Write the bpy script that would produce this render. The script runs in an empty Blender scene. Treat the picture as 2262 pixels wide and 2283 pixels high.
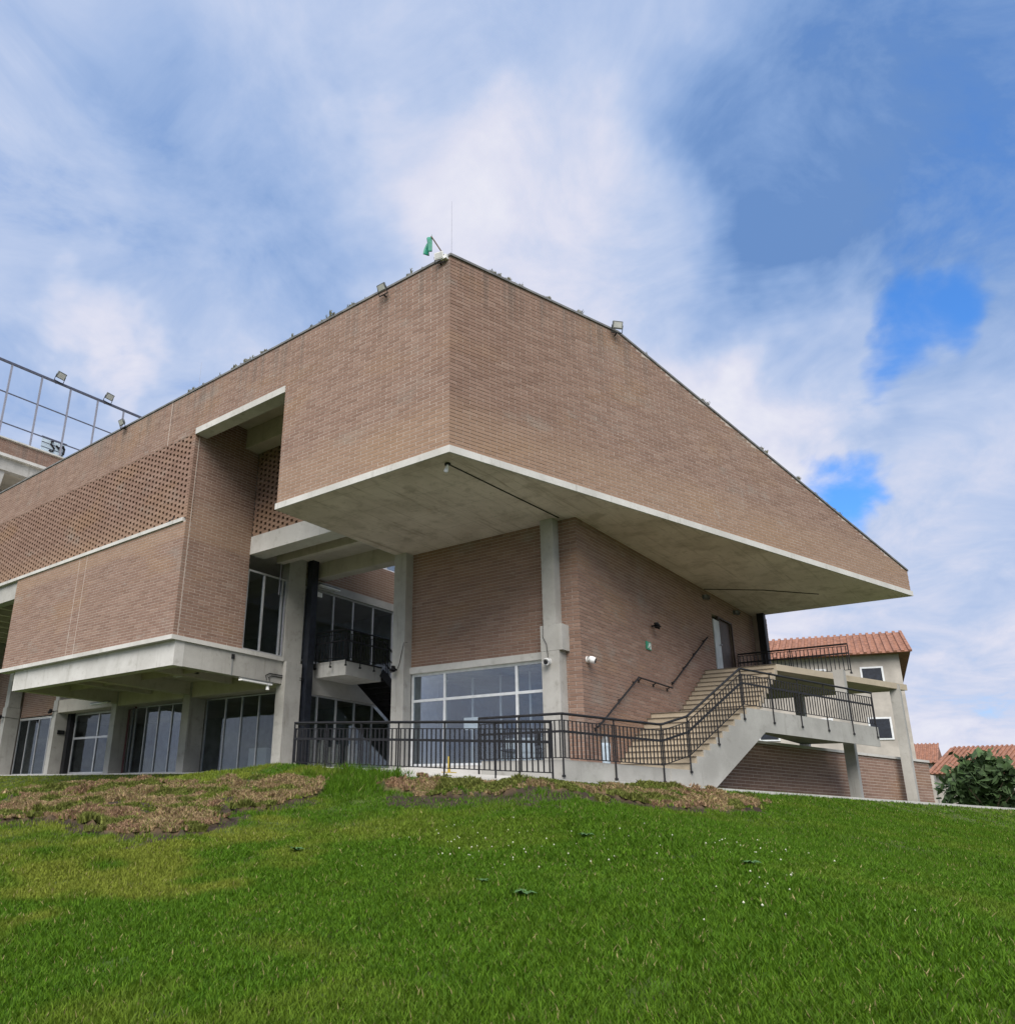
import bpy, math, random
import numpy as np
from mathutils import Vector, Matrix
R = math.radians
random.seed(7); rng = np.random.default_rng(11)
sc = bpy.context.scene
COL = bpy.context.collection

# ------------------------------------------------------------------ camera
cd = bpy.data.cameras.new('camera'); cam = bpy.data.objects.new('camera', cd); COL.objects.link(cam)
cR = Vector((0.66828047, -0.74323523, 0.031664)); cU = Vector((-0.25358457, -0.18758266, 0.9489508)); cF = Vector((0.69935405, 0.64219479, 0.31383081))
M = Matrix((cR, cU, -cF)).transposed().to_4x4(); cam.matrix_world = M
cd.sensor_fit = 'HORIZONTAL'; cd.sensor_width = 36; cd.lens = 1782.98/2262*36
cd.shift_x = (1131-849.61)/2262; cd.shift_y = (1223.0-1141.5)/2262
cd.clip_start = .05; cd.clip_end = 3000
sc.camera = cam

# ------------------------------------------------------------------ world, sun, exposure
SUN_AZ, SUN_EL = R(210), R(48)            # measured from +x, counter-clockwise
w = bpy.data.worlds.new('World'); sc.world = w; w.use_nodes = True
nt = w.node_tree; N = nt.nodes; L = nt.links
for n in list(N): N.remove(n)
def node(nt_, t, **k):
    n = nt_.nodes.new(t)
    for a, b in k.items():
        if a == 'inp':
            for i, v in b.items(): n.inputs[i].default_value = v
        else: setattr(n, a, b)
    return n
sky = node(nt, 'ShaderNodeTexSky', sky_type='NISHITA'); sky.sun_disc = False
sky.sun_elevation = SUN_EL; sky.sun_rotation = R(90) - SUN_AZ; sky.air_density = 1.2; sky.dust_density = .6; sky.ozone_density = 2.5
tc = node(nt, 'ShaderNodeTexCoord'); sep = node(nt, 'ShaderNodeSeparateXYZ'); L.new(tc.outputs['Generated'], sep.inputs[0])
def math_(nt_, op, a, b=None, c=None, clamp=False):
    n = nt_.nodes.new('ShaderNodeMath'); n.operation = op; n.use_clamp = clamp
    for i, v in enumerate((a, b, c)):
        if v is None: continue
        if isinstance(v, (int, float)): n.inputs[i].default_value = v
        else: nt_.links.new(v, n.inputs[i])
    return n.outputs[0]
zc = math_(nt, 'MAXIMUM', sep.outputs[2], 0.0); zc = math_(nt, 'ADD', zc, .22)
px = math_(nt, 'DIVIDE', sep.outputs[0], zc); py = math_(nt, 'DIVIDE', sep.outputs[1], zc)
cmb = node(nt, 'ShaderNodeCombineXYZ'); L.new(px, cmb.inputs[0]); L.new(py, cmb.inputs[1])
def noise(nt_, vec, scale, detail=6, rough=.5, dist=0., off=None):
    if off:
        m = nt_.nodes.new('ShaderNodeMapping'); m.inputs['Location'].default_value = off; nt_.links.new(vec, m.inputs[0]); vec = m.outputs[0]
    n = nt_.nodes.new('ShaderNodeTexNoise'); n.inputs['Scale'].default_value = scale; n.inputs['Detail'].default_value = detail
    n.inputs['Roughness'].default_value = rough; n.inputs['Distortion'].default_value = dist
    nt_.links.new(vec, n.inputs['Vector']); return n.outputs['Fac']
def maprange(nt_, v, a, b, c=0., d=1., smooth=True):
    n = nt_.nodes.new('ShaderNodeMapRange'); n.interpolation_type = 'SMOOTHSTEP' if smooth else 'LINEAR'
    for i, x in zip((1, 2, 3, 4), (a, b, c, d)): n.inputs[i].default_value = x
    nt_.links.new(v, n.inputs[0]); return n.outputs[0]
n1 = noise(nt, cmb.outputs[0], 1.15, 7, .50, .35, (3.1, 1.2, 0)); n2 = noise(nt, cmb.outputs[0], 4.2, 10, .62, .45, (7, 2, 5)); n3 = noise(nt, cmb.outputs[0], .6, 3, .5, 0., (1, 9, 2))
wn = node(nt, 'ShaderNodeTexNoise'); wn.inputs['Scale'].default_value = 3.2; wn.inputs['Detail'].default_value = 5; wn.inputs['Roughness'].default_value = .6; L.new(tc.outputs['Generated'], wn.inputs['Vector'])
wv = node(nt, 'ShaderNodeVectorMath', operation='SUBTRACT'); L.new(wn.outputs['Color'], wv.inputs[0]); wv.inputs[1].default_value = (.5, .5, .5)
wv2 = node(nt, 'ShaderNodeVectorMath', operation='MULTIPLY_ADD'); L.new(wv.outputs[0], wv2.inputs[0]); wv2.inputs[1].default_value = (.36, .36, .36); L.new(tc.outputs['Generated'], wv2.inputs[2])
wv3 = node(nt, 'ShaderNodeVectorMath', operation='NORMALIZE'); L.new(wv2.outputs[0], wv3.inputs[0])
def lobe(d, inner, outer):
    v = node(nt, 'ShaderNodeVectorMath', operation='DOT_PRODUCT'); L.new(wv3.outputs[0], v.inputs[0]); v.inputs[1].default_value = Vector(d).normalized()
    return maprange(nt, v.outputs['Value'], math.cos(R(outer)), math.cos(R(inner)))
def acc(base, terms):
    for t, k in terms: base = math_(nt, 'MULTIPLY_ADD', t, k, base)
    return base
wob = math_(nt, 'MULTIPLY_ADD', n2, .62, math_(nt, 'MULTIPLY', n1, .58))        # ~0.6 mean
# cloud cover: thin bluish veil nearly everywhere, open blue to the right
cover = acc(math_(nt, 'ADD', wob, .05), [(lobe((.915,.19,.355), 1, 6), -.46), (lobe((.875,.085,.475), 1, 4), -.28), (lobe((.80,.0,.60), 2, 14), -.12),
                   (lobe((.85,.25,.46), 2, 10), .28), (lobe((.659,.411,.63), 3, 20), .25)])
cover = maprange(nt, cover, .22, .56)
# brightness of the cloud
hz = maprange(nt, sep.outputs[2], .0, .34, .30, 0.)
bri = acc(math_(nt, 'ADD', wob, hz), [(lobe((.672,.40,.615), 0, 12), .17), (lobe((.71,.34,.61), 0, 8), .07), (lobe((.346,.777,.526), 0, 5), .22), (lobe((.245,.75,.615), 0, 7), .10), (lobe((.541,.481,.69), 0, 8), .12),
                (lobe((.86,.23,.46), 2, 10), .24), (lobe((.83,.31,.44), 1, 8), .16), (lobe((.372,.664,.648), 2, 13), -.07), (lobe((.757,.259,.6), 2, 12), -.09),
                (lobe((.488,.641,.60), 2, 11), -.03), (lobe((.42,.72,.52), 2, 9), .10), (lobe((.64,.21,.73), 4, 20), -.10), (lobe((.80,.05,.60), 4, 16), -.22)])
bri = maprange(nt, bri, .22, .98, smooth=False)
ramp = node(nt, 'ShaderNodeValToRGB'); L.new(bri, ramp.inputs[0])
cr = ramp.color_ramp; cr.elements[0].position = 0; cr.elements[0].color = (.15, .29, .60, 1); cr.elements[1].position = 1; cr.elements[1].color = (.93, .94, 1.0, 1)
for p, c in ((.16, (.25, .40, .71, 1)), (.34, (.37, .51, .80, 1)), (.54, (.52, .63, .87, 1)), (.75, (.74, .77, .92, 1))):
    e = cr.elements.new(p); e.color = c
clm = node(nt, 'ShaderNodeMix', data_type='RGBA', blend_type='MULTIPLY'); clm.inputs[0].default_value = 1
L.new(ramp.outputs[0], clm.inputs[6]); clm.inputs[7].default_value = (7.0, 6.9, 6.85, 1)
skm = node(nt, 'ShaderNodeMix', data_type='RGBA', blend_type='MULTIPLY'); skm.inputs[0].default_value = 1
L.new(sky.outputs[0], skm.inputs[6]); skm.inputs[7].default_value = (.55, 1.05, 1.65, 1)
mx = node(nt, 'ShaderNodeMix', data_type='RGBA'); L.new(cover, mx.inputs[0]); L.new(skm.outputs[2], mx.inputs[6]); L.new(clm.outputs[2], mx.inputs[7])
bg = node(nt, 'ShaderNodeBackground'); bg.inputs[1].default_value = .10; L.new(mx.outputs[2], bg.inputs[0])
wo = node(nt, 'ShaderNodeOutputWorld'); L.new(bg.outputs[0], wo.inputs[0])

sd = bpy.data.lights.new('sun', 'SUN'); sd.energy = 3.8; sd.angle = R(50); sd.color = (1, .94, .86)
so = bpy.data.objects.new('sun', sd); COL.objects.link(so)
sv = Vector((math.cos(SUN_EL)*math.cos(SUN_AZ), math.cos(SUN_EL)*math.sin(SUN_AZ), math.sin(SUN_EL)))
so.rotation_euler = sv.to_track_quat('Z', 'Y').to_euler(); so.location = (0, 0, 40)
vs = sc.view_settings; vs.view_transform = 'Standard'; vs.look = 'None'; vs.exposure = 0.48; vs.gamma = 1; vs.use_curve_mapping = False

# ------------------------------------------------------------------ materials
def new_mat(name):
    m = bpy.data.materials.new(name); m.use_nodes = True
    return m, m.node_tree, m.node_tree.nodes['Principled BSDF']
def mixc(t, f, a, b, bt='MIX'):
    n = t.nodes.new('ShaderNodeMix'); n.data_type = 'RGBA'; n.blend_type = bt
    for i, v in ((0, f), (6, a), (7, b)):
        if isinstance(v, (int, float)): n.inputs[i].default_value = v
        elif isinstance(v, tuple): n.inputs[i].default_value = (*v, 1) if len(v) == 3 else v
        else: t.links.new(v, n.inputs[i])
    return n.outputs[2]
def pos(t, scale=None):
    g = t.nodes.new('ShaderNodeNewGeometry')
    if scale is None: return g.outputs['Position'], g
    m = t.nodes.new('ShaderNodeMapping'); m.inputs['Scale'].default_value = scale; t.links.new(g.outputs['Position'], m.inputs[0]); return m.outputs[0], g
def bump(t, b, h, s, d=.01):
    n = t.nodes.new('ShaderNodeBump'); n.inputs['Strength'].default_value = s; n.inputs['Distance'].default_value = d
    t.links.new(h, n.inputs['Height']); t.links.new(n.outputs[0], b.inputs['Normal'])
def ramp_(t, f, stops):
    n = t.nodes.new('ShaderNodeValToRGB'); e = n.color_ramp.elements
    e[0].position, e[0].color = stops[0][0], (*stops[0][1], 1); e[1].position, e[1].color = stops[-1][0], (*stops[-1][1], 1)
    for p, c in stops[1:-1]:
        k = e.new(p); k.color = (*c, 1)
    t.links.new(f, n.inputs[0]); return n.outputs[0]

def brick_mat():
    m, t, b = new_mat('clay_brick')
    p, g = pos(t); oi = t.nodes.new('ShaderNodeObjectInfo')
    r = math_(t, 'FRACT', math_(t, 'ADD', g.outputs['Random Per Island'], oi.outputs['Random']))
    col = ramp_(t, r, [(0, (.215, .135, .102)), (.25, (.24, .152, .116)), (.5, (.25, .160, .122)), (.75, (.265, .171, .131)), (.93, (.285, .188, .145)), (1, (.30, .203, .158))])
    # batches of differently fired brick, and dusty bloom
    pz, _ = pos(t, (.35, .35, .8)); a = noise(t, pz, 1.0, 3, .5)
    col = mixc(t, maprange(t, a, .52, .72, 0, .45), col, (.30, .185, .105))
    pz2, _ = pos(t, (.5, .5, .9)); a2 = noise(t, pz2, 1.3, 4, .6, off=(11, 4, 2)) 
    col = mixc(t, maprange(t, a2, .56, .74, 0, .55), col, (.29, .26, .225))
    a3 = noise(t, p, 22, 4, .6); col = mixc(t, maprange(t, a3, .3, .8, 0, .35), col, (.15, .10, .08))
    # pale run-off marks
    ps, _ = pos(t, (2.2, 2.2, .12)); a4 = noise(t, ps, 1.2, 4, .6, off=(3, 8, 1)); col = mixc(t, maprange(t, a4, .66, .8, 0, .35), col, (.36, .32, .29))
    sz = t.nodes.new('ShaderNodeSeparateXYZ'); t.links.new(p, sz.inputs[0])
    pr1, _ = pos(t, (3.5, 3.5, .10)); a5 = noise(t, pr1, 1.0, 5, .7, 0, (2, 6, 1))
    top = math_(t, 'MULTIPLY', maprange(t, sz.outputs[2], 11.2, 13.1), maprange(t, a5, .46, .62, 0, .55)); col = mixc(t, top, col, (.13, .105, .09))
    low = math_(t, 'MULTIPLY', maprange(t, sz.outputs[2], 9.6, 8.6), maprange(t, sz.outputs[2], 7.8, 8.0)); col = mixc(t, math_(t, 'MULTIPLY', low, .45), col, (.335, .225, .15))
    pw, _ = pos(t, (1.1, 1.1, 1.6)); a6 = noise(t, pw, 1.0, 7, .75, .8, (20, 3, 8)); col = mixc(t, maprange(t, a6, .62, .74, 0, .5), col, (.36, .35, .32))
    t.links.new(col, b.inputs['Base Color']); b.inputs['Roughness'].default_value = .93; b.inputs['Specular IOR Level'].default_value = .2
    bump(t, b, a3, .4, .004); return m
def mortar_mat():
    m, t, b = new_mat('mortar'); p, _ = pos(t); a = noise(t, p, 5, 5, .6)
    t.links.new(ramp_(t, a, [(.3, (.40, .335, .29)), (.7, (.52, .445, .39))]), b.inputs['Base Color']); b.inputs['Roughness'].default_value = .95
    a2 = noise(t, p, 60, 3); bump(t, b, a2, .4, .004); return m
def concrete_mat(name, lo, hi, stain=(.2, .19, .15), st=.5, streak=True):
    m, t, b = new_mat(name); p, g = pos(t)
    a = noise(t, p, .9, 6, .62); col = mixc(t, maprange(t, a, .3, .7), lo, hi)
    if streak:
        ps, _ = pos(t, (3.0, 3.0, .22)); s = noise(t, ps, 1.3, 5, .65); col = mixc(t, maprange(t, s, .55, .78, 0, st), col, stain)
    a2 = noise(t, p, 3.3, 7, .66, off=(4, 2, 9)); col = mixc(t, maprange(t, a2, .54, .74, 0, st*.8), col, stain)
    # formwork joints every 1.22 m of height
    a3 = noise(t, p, 45, 4, .7); col = mixc(t, maprange(t, a3, .35, .8, 0, .22), col, tuple(c*.55 for c in lo))
    t.links.new(col, b.inputs['Base Color']); b.inputs['Roughness'].default_value = .88; b.inputs['Specular IOR Level'].default_value = .25
    bump(t, b, mixc(t, .35, a2, a3), .35, .01); return m
def soffit_mat():
    m, t, b = new_mat('board_marked_soffit'); p, g = pos(t)
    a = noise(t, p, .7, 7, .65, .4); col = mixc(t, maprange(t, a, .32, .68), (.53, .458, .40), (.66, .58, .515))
    pb, _ = pos(t, (.25, 4.5, 1)); s = noise(t, pb, 1.1, 5, .7, .5); col = mixc(t, maprange(t, s, .52, .75, 0, .85), col, (.28, .225, .17))
    a9 = noise(t, p, 1.3, 9, .68, .25, (31, 7, 2)); col = mixc(t, maprange(t, a9, .48, .66, 0, .55), col, (.30, .25, .195))
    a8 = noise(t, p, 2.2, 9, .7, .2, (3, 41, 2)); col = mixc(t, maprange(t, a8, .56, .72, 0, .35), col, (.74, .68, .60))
    a2 = noise(t, p, 2.3, 6, .7, off=(5, 1, 3)); col = mixc(t, maprange(t, a2, .60, .76, 0, .55), col, (.42, .29, .22))
    sx = t.nodes.new('ShaderNodeSeparateXYZ'); t.links.new(p, sx.inputs[0])
    ln = math_(t, 'LESS_THAN', math_(t, 'FRACT', math_(t, 'DIVIDE', sx.outputs[0], 1.22)), .008)
    ln2 = math_(t, 'LESS_THAN', math_(t, 'FRACT', math_(t, 'DIVIDE', sx.outputs[1], 2.44)), .004)
    col = mixc(t, math_(t, 'MULTIPLY', math_(t, 'MAXIMUM', ln, ln2), .55), col, (.14, .12, .085))
    a4 = noise(t, p, 5.5, 8, .75, .1, (9, 9, 1)); col = mixc(t, maprange(t, a4, .56, .68, 0, .5), col, (.27, .24, .17))
    t.links.new(col, b.inputs['Base Color']); b.inputs['Roughness'].default_value = .85; bump(t, b, s, .3, .01); return m
def plain(name, c, rough=.5, metal=0., var=.15, nscale=8., spec=.5):
    m, t, b = new_mat(name); p, _ = pos(t); a = noise(t, p, nscale, 4, .6)
    t.links.new(mixc(t, maprange(t, a, .3, .75), tuple(x*(1-var) for x in c), tuple(min(1, x*(1+var)) for x in c)), b.inputs['Base Color'])
    b.inputs['Roughness'].default_value = rough; b.inputs['Metallic'].default_value = metal; b.inputs['Specular IOR Level'].default_value = spec; return m
def glass_mat(name='window_glass', tint=(.78, .81, .82), refl=.008, k=.13):
    m = bpy.data.materials.new(name); m.use_nodes = True; t = m.node_tree
    for n in list(t.nodes): t.nodes.remove(n)
    tr = t.nodes.new('ShaderNodeBsdfTransparent'); tr.inputs[0].default_value = (*tint, 1)
    gl = t.nodes.new('ShaderNodeBsdfGlossy'); gl.inputs[0].default_value = (.85, .92, 1, 1); gl.inputs['Roughness'].default_value = .015
    p, _ = pos(t); a = noise(t, p, .8, 2); bn = t.nodes.new('ShaderNodeBump'); bn.inputs['Strength'].default_value = .04; bn.inputs['Distance'].default_value = .05
    t.links.new(a, bn.inputs['Height']); t.links.new(bn.outputs[0], gl.inputs['Normal'])
    lw = t.nodes.new('ShaderNodeLayerWeight'); lw.inputs[0].default_value = .35
    oi = t.nodes.new('ShaderNodeObjectInfo'); kk = math_(t, 'MULTIPLY_ADD', oi.outputs['Random'], k*1.3, k*.45)
    f = math_(t, 'MULTIPLY_ADD', lw.outputs['Fresnel'], kk, refl, clamp=True)
    mx_ = t.nodes.new('ShaderNodeMixShader'); t.links.new(f, mx_.inputs[0]); t.links.new(tr.outputs[0], mx_.inputs[1]); t.links.new(gl.outputs[0], mx_.inputs[2])
    o = t.nodes.new('ShaderNodeOutputMaterial'); t.links.new(mx_.outputs[0], o.inputs[0]); return m
def vcol_mat(name, rough=.8, trans=0.):
    m, t, b = new_mat(name); at = t.nodes.new('ShaderNodeVertexColor'); at.layer_name = 'Col'
    p, _ = pos(t); a = noise(t, p, 9, 5, .7); c = mixc(t, maprange(t, a, .3, .75, 0, .45), at.outputs[0], mixc(t, 1., at.outputs[0], (.45, .45, .45), 'MULTIPLY'))
    t.links.new(c, b.inputs['Base Color']); b.inputs['Roughness'].default_value = rough; b.inputs['Specular IOR Level'].default_value = .25
    if trans:
        tl = t.nodes.new('ShaderNodeBsdfTranslucent'); t.links.new(c, tl.inputs[0]); ms = t.nodes.new('ShaderNodeMixShader'); ms.inputs[0].default_value = trans
        t.links.new(b.outputs[0], ms.inputs[1]); t.links.new(tl.outputs[0], ms.inputs[2]); t.links.new(ms.outputs[0], t.nodes['Material Output'].inputs[0])
    else:
        a2 = noise(t, p, 25, 6, .7); bump(t, b, a2, .8, .03)
    return m
MB_BRICK, MB_MORTAR = brick_mat(), mortar_mat()
M_CONC = concrete_mat('fair_faced_concrete', (.35, .34, .315), (.46, .45, .42), (.19, .18, .15), .65)
M_BAND = concrete_mat('pale_concrete_edge', (.48, .47, .44), (.60, .59, .56), (.27, .26, .22), .6)
M_BEAM = concrete_mat('olive_concrete', (.47, .43, .375), (.58, .54, .475), (.29, .255, .21), .5)
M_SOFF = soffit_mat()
M_KERB = concrete_mat('kerb_concrete', (.44, .43, .41), (.54, .53, .50), (.26, .25, .22), .45, False)
M_STEP = concrete_mat('tan_step_concrete', (.36, .31, .235), (.47, .40, .30), (.24, .20, .15), .3, False)
M_STAIR = concrete_mat('stair_concrete', (.29, .285, .265), (.38, .375, .35), (.18, .175, .155), .6)
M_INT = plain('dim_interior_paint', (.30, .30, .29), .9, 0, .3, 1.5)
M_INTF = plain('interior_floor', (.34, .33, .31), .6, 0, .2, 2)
M_GLASS = glass_mat(); M_GLASSB = glass_mat('blue_reflecting_glass', (.84, .88, .90), .09, .34)
M_ALU = plain('aluminium_frame', (.50, .51, .52), .4, .5, .1, 6)
M_ALUW = plain('pale_window_frame', (.68, .70, .71), .45, .1, .08, 6)
M_BLACK = plain('black_painted_steel', (.014, .014, .016), .6, .0, .3, 14, .3)
M_NAVY = plain('dark_blue_steel', (.02, .024, .034), .4, .3, .3, 5)
M_GALV = plain('galvanised_tube', (.30, .30, .34), .5, .5, .12, 10)
M_GALVD = plain('dark_galvanised_tube', (.10, .105, .14), .5, .5, .2, 10)
M_WHITE = plain('white_plastic', (.82, .82, .81), .45, 0, .05)
M_LENS = plain('lamp_lens', (.55, .55, .53), .25, 0, .1)
M_GREY = plain('grey_housing', (.17, .18, .18), .5, .2, .2)
M_GREEN = plain('green_cloth', (.008, .20, .13), .6, 0, .25, 5)
M_SIGN = plain('exit_green', (.02, .22, .12), .5)
M_MAROON = plain('maroon_pipe', (.09, .02, .025), .5, 0, .2)
M_COPE = plain('grey_coping', (.15, .15, .15), .8, 0, .3, 3)
M_WOOD = plain('brown_door', (.06, .035, .025), .6, 0, .3, 6)
M_TILE = plain('roof_tile', (.25, .115, .07), .85, 0, .35, 3)
M_RENDER = plain('house_render', (.40, .37, .33), .9, 0, .2, .8)
M_LEAF = plain('weed_leaf', (.17, .165, .10), .7, 0, .4, 20)
M_TREE = plain('tree_leaf', (.045, .085, .025), .8, 0, .5, 2)
M_BARK = plain('bark', (.10, .075, .05), .9, 0, .3, 8)
M_ORANGE = plain('orange_plastic', (.5, .13, .03), .5)
M_YEL = plain('yellow_paint', (.5, .36, .05), .6)
M_PALEB = plain('pale_blue_panel', (.50, .60, .68), .5, 0, .1)
M_CARD = plain('pale_boards', (.80, .76, .68), .8, 0, .25, 5)
M_GRASS = vcol_mat('grass_blades', .75, .3); M_SOIL = vcol_mat('turf_and_soil', .95)

# ------------------------------------------------------------------ mesh helpers
class MB:
    def __init__(s): s.v = []; s.f = []
    def add(s, vs_, fs): b = len(s.v); s.v += [tuple(v) for v in vs_]; s.f += [tuple(b+i for i in f) for f in fs]; return s
    def box(s, x0, x1, y0, y1, z0, z1):
        return s.add([(x0,y0,z0),(x1,y0,z0),(x1,y1,z0),(x0,y1,z0),(x0,y0,z1),(x1,y0,z1),(x1,y1,z1),(x0,y1,z1)],
              [(3,2,1,0),(4,5,6,7),(0,1,5,4),(1,2,6,5),(2,3,7,6),(3,0,4,7)])
    def prism(s, poly, z0, z1):           # poly counter-clockwise; z0/z1 numbers or functions of (x, y)
        n = len(poly); g = lambda z, p: z(*p) if callable(z) else z
        return s.add([(x, y, g(z0, (x, y))) for x, y in poly]+[(x, y, g(z1, (x, y))) for x, y in poly],
              [tuple(range(n))[::-1], tuple(range(n, 2*n))]+[(i, (i+1) % n, n+(i+1) % n, n+i) for i in range(n)])
    def bar(s, p, q, w_, h=None, up=(0, 0, 1)):
        p, q = Vector(p), Vector(q); h = h or w_; d = (q-p).normalized(); u = Vector(up)
        if abs(d.dot(u)) > .99: u = Vector((1, 0, 0))
        a = d.cross(u).normalized()*w_/2; b = a.cross(d).normalized()*h/2
        return s.add([p-a-b, p+a-b, p+a+b, p-a+b, q-a-b, q+a-b, q+a+b, q-a+b], [(0,1,2,3),(7,6,5,4),(0,4,5,1),(1,5,6,2),(2,6,7,3),(3,7,4,0)])
    def tube(s, pts, r, n=8, cap=True):
        pts = [Vector(p) for p in pts]; rings = []
        rr = r if isinstance(r, (list, tuple)) else [r]*len(pts)
        for i, p in enumerate(pts):
            d = (pts[min(i+1, len(pts)-1)]-pts[max(i-1, 0)]).normalized(); u = Vector((0, 0, 1)) if abs(d.z) < .9 else Vector((1, 0, 0))
            a = d.cross(u).normalized(); b = d.cross(a)
            rings.append([p+(a*math.cos(2*math.pi*k/n)+b*math.sin(2*math.pi*k/n))*rr[i] for k in range(n)])
        vs_ = [v for g in rings for v in g]; fs = []
        for i in range(len(pts)-1):
            for k in range(n): fs.append((i*n+k, i*n+(k+1) % n, (i+1)*n+(k+1) % n, (i+1)*n+k))
        if cap: fs += [tuple(range(n)), tuple(range((len(pts)-1)*n, len(pts)*n))[::-1]]
        return s.add(vs_, fs)
    def build(s, name, mat, parent=None, smooth=False):
        me = bpy.data.meshes.new(name); me.from_pydata(s.v, [], s.f); me.update()
        if smooth: me.polygons.foreach_set('use_smooth', [True]*len(me.polygons))
        me.materials.append(mat); o = bpy.data.objects.new(name, me); COL.objects.link(o)
        if parent: o.parent = parent
        return o
def tag(o, label=None, cat=None, group=None, kind=None):
    for k, v in (('label', label), ('category', cat), ('group', group), ('kind', kind)):
        if v: o[k] = v
    return o
def empty(name, loc=(0, 0, 0), label=None, cat=None, group=None, rz=0):
    o = bpy.data.objects.new(name, None); COL.objects.link(o); o.location = loc; o.rotation_euler = (0, 0, rz); o.empty_display_size = .2
    return tag(o, label, cat, group)
def inst(src, loc, parent=None, rot=(0, 0, 0), name=None):
    o = src.copy(); COL.objects.link(o); o.parent = parent; o.location = loc; o.rotation_euler = rot
    if name: o.name = name
    return o
def copy_tree(o, parent=None):
    c = o.copy(); COL.objects.link(c); c.parent = parent
    for ch in list(o.children): copy_tree(ch, c)
    return c

# ------------------------------------------------------------------ ground
BD = np.array([.96059, -.27795]); NB = np.array([.27795, .96059])       # direction of the skewed facade and its inward normal
def ss(a, b, v):
    t = np.clip((v-a)/(b-a), 0, 1); return t*t*(3-2*t)
def outd(x, y):
    nb = .27795*x+.96059*y
    d1 = np.maximum(np.maximum(13.5-x, y-15.6), 12.95-nb); dR = np.maximum(np.maximum(13.5-x, x-15.9), np.maximum(7.9-y, y-15.6)); d2 = np.maximum(17.0-x, 15.6-y)
    return np.minimum(np.minimum(d1, dR), d2)
GR = rng.random((256, 256))
def vnoise(x, y, s, o=0):
    x = x*s+o*17.3+1000; y = y*s+o*9.1+1000; xi = np.floor(x).astype(int); yi = np.floor(y).astype(int); fx = x-xi; fy = y-yi
    fx = fx*fx*(3-2*fx); fy = fy*fy*(3-2*fy); g = lambda a, b: GR[a % 256, b % 256]
    return (g(xi, yi)*(1-fx)+g(xi+1, yi)*fx)*(1-fy)+(g(xi, yi+1)*(1-fx)+g(xi+1, yi+1)*fx)*fy
def T0(x, y):
    x = np.asarray(x, float); y = np.asarray(y, float); d = np.maximum(0, outd(x, y))
    zt = .64+.34*ss(8, 15.6, y)+.10*ss(15.6, 19, y)+.17*ss(15.5, 17.5, x)*(1-ss(8.5, 12, y))
    z = zt-.15*d-.30*(1-np.exp(-d/1.3)); z = z+.22*np.exp(-((x-13.4)**2/6+(y-18.2)**2/9))
    return np.where(z < -1.8, -1.8-.5*(1-np.exp(np.minimum(0, (z+1.8)/.5))), z)
SODL = [(4.2,18.5),(7.65,17.46),(13.92,29.79),(14.78,27.55),(10.87,17.14),(11.35,15.88),(11.89,14.62),(12.32,13.91),(12.27,12.98),(11.37,12.15),(10.3,12.09),(9.56,11.94),(8.55,11.48),(7.51,10.83),(7.15,11.1),(7.11,12.5),(7.19,14.52),(6.61,14.99)]
SODR = [(13.1,11.42),(13.39,10.24),(13.6,7.9),(15.5,8.3),(17.51,8.1),(19.3,7.5),(20.49,7.07),(20.63,6.52),(19.13,6.16),(16.63,6.11),(15.83,6.67),(14.97,6.99),(13.05,7.07),(12.66,8.66),(12.44,9.51),(12.44,10.84)]
LUSH = [(13.11,14.05),(13.46,13.09),(13.37,11.79),(12.4,10.86),(11.83,11.48),(11.75,12.42)]
def inside(poly, x, y):
    r = np.zeros(x.shape, bool); n = len(poly)
    for i in range(n):
        x1, y1 = poly[i]; x2, y2 = poly[(i+1) % n]
        c = ((y1 > y) != (y2 > y)) & (x < (x2-x1)*(y-y1)/((y2-y1) if y2 != y1 else 1e-9)+x1); r ^= c
    return r
def masks(x, y):
    wx = (vnoise(x, y, 1.6, 1)-.5)*.8+(vnoise(x, y, 6, 2)-.5)*.5+(vnoise(x, y, 19, 27)-.5)*.22; wy = (vnoise(x, y, 1.6, 3)-.5)*.8+(vnoise(x, y, 6, 4)-.5)*.5+(vnoise(x, y, 19, 28)-.5)*.22
    X, Y = x+wx, y+wy; f = lambda a, b: inside(SODL, a, b) | inside(SODR, a, b)
    sod = f(X, Y); r = np.hypot(x, y)+1e-6; k = .75+.9*(vnoise(x, y, .8, 6)-.4)
    soil = (f(X+x/r*k, Y+y/r*k) & ~sod) | (sod & (vnoise(x, y, 2.6, 8)*.7+vnoise(x, y, 7, 18)*.3 > .66)); lush = inside(LUSH, X, Y)
    return sod & ~lush, soil & ~lush, lush
def T(x, y):
    z = T0(x, y); sod, soil, lush = masks(x, y)
    lump = (vnoise(x, y, 2.6, 5)*.65+vnoise(x, y, 8, 7)*.35); amp = ss(.0, .4, outd(x, y))
    z = z+amp*(.03*(vnoise(x, y, .9, 9)-.5)+.025*(vnoise(x, y, 4, 10)-.5)) + np.where(sod, .02+.17*lump*lump*amp, 0)
    return z
def axis(a, b, step, far):
    c = list(np.arange(a, b, step)); s = step; x = a
    lo = []
    while x > -far: s *= 1.35; x -= s; lo.append(x)
    s = step; x = c[-1]; hi = []
    while x < far: s *= 1.35; x += s; hi.append(x)
    return np.array(lo[::-1]+c+hi)
gx = axis(-3, 36, .10, 900); gy = axis(-6, 34, .10, 900)
X, Y = np.meshgrid(gx, gy, indexing='ij'); Z = T(X, Y); Z = np.where(outd(X, Y) < -.25, np.minimum(Z, .3), Z)
sod, soil, lush = masks(X, Y); nv = vnoise(X, Y, .5, 12)[..., None]; nf = vnoise(X, Y, 7, 13)[..., None]
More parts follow.
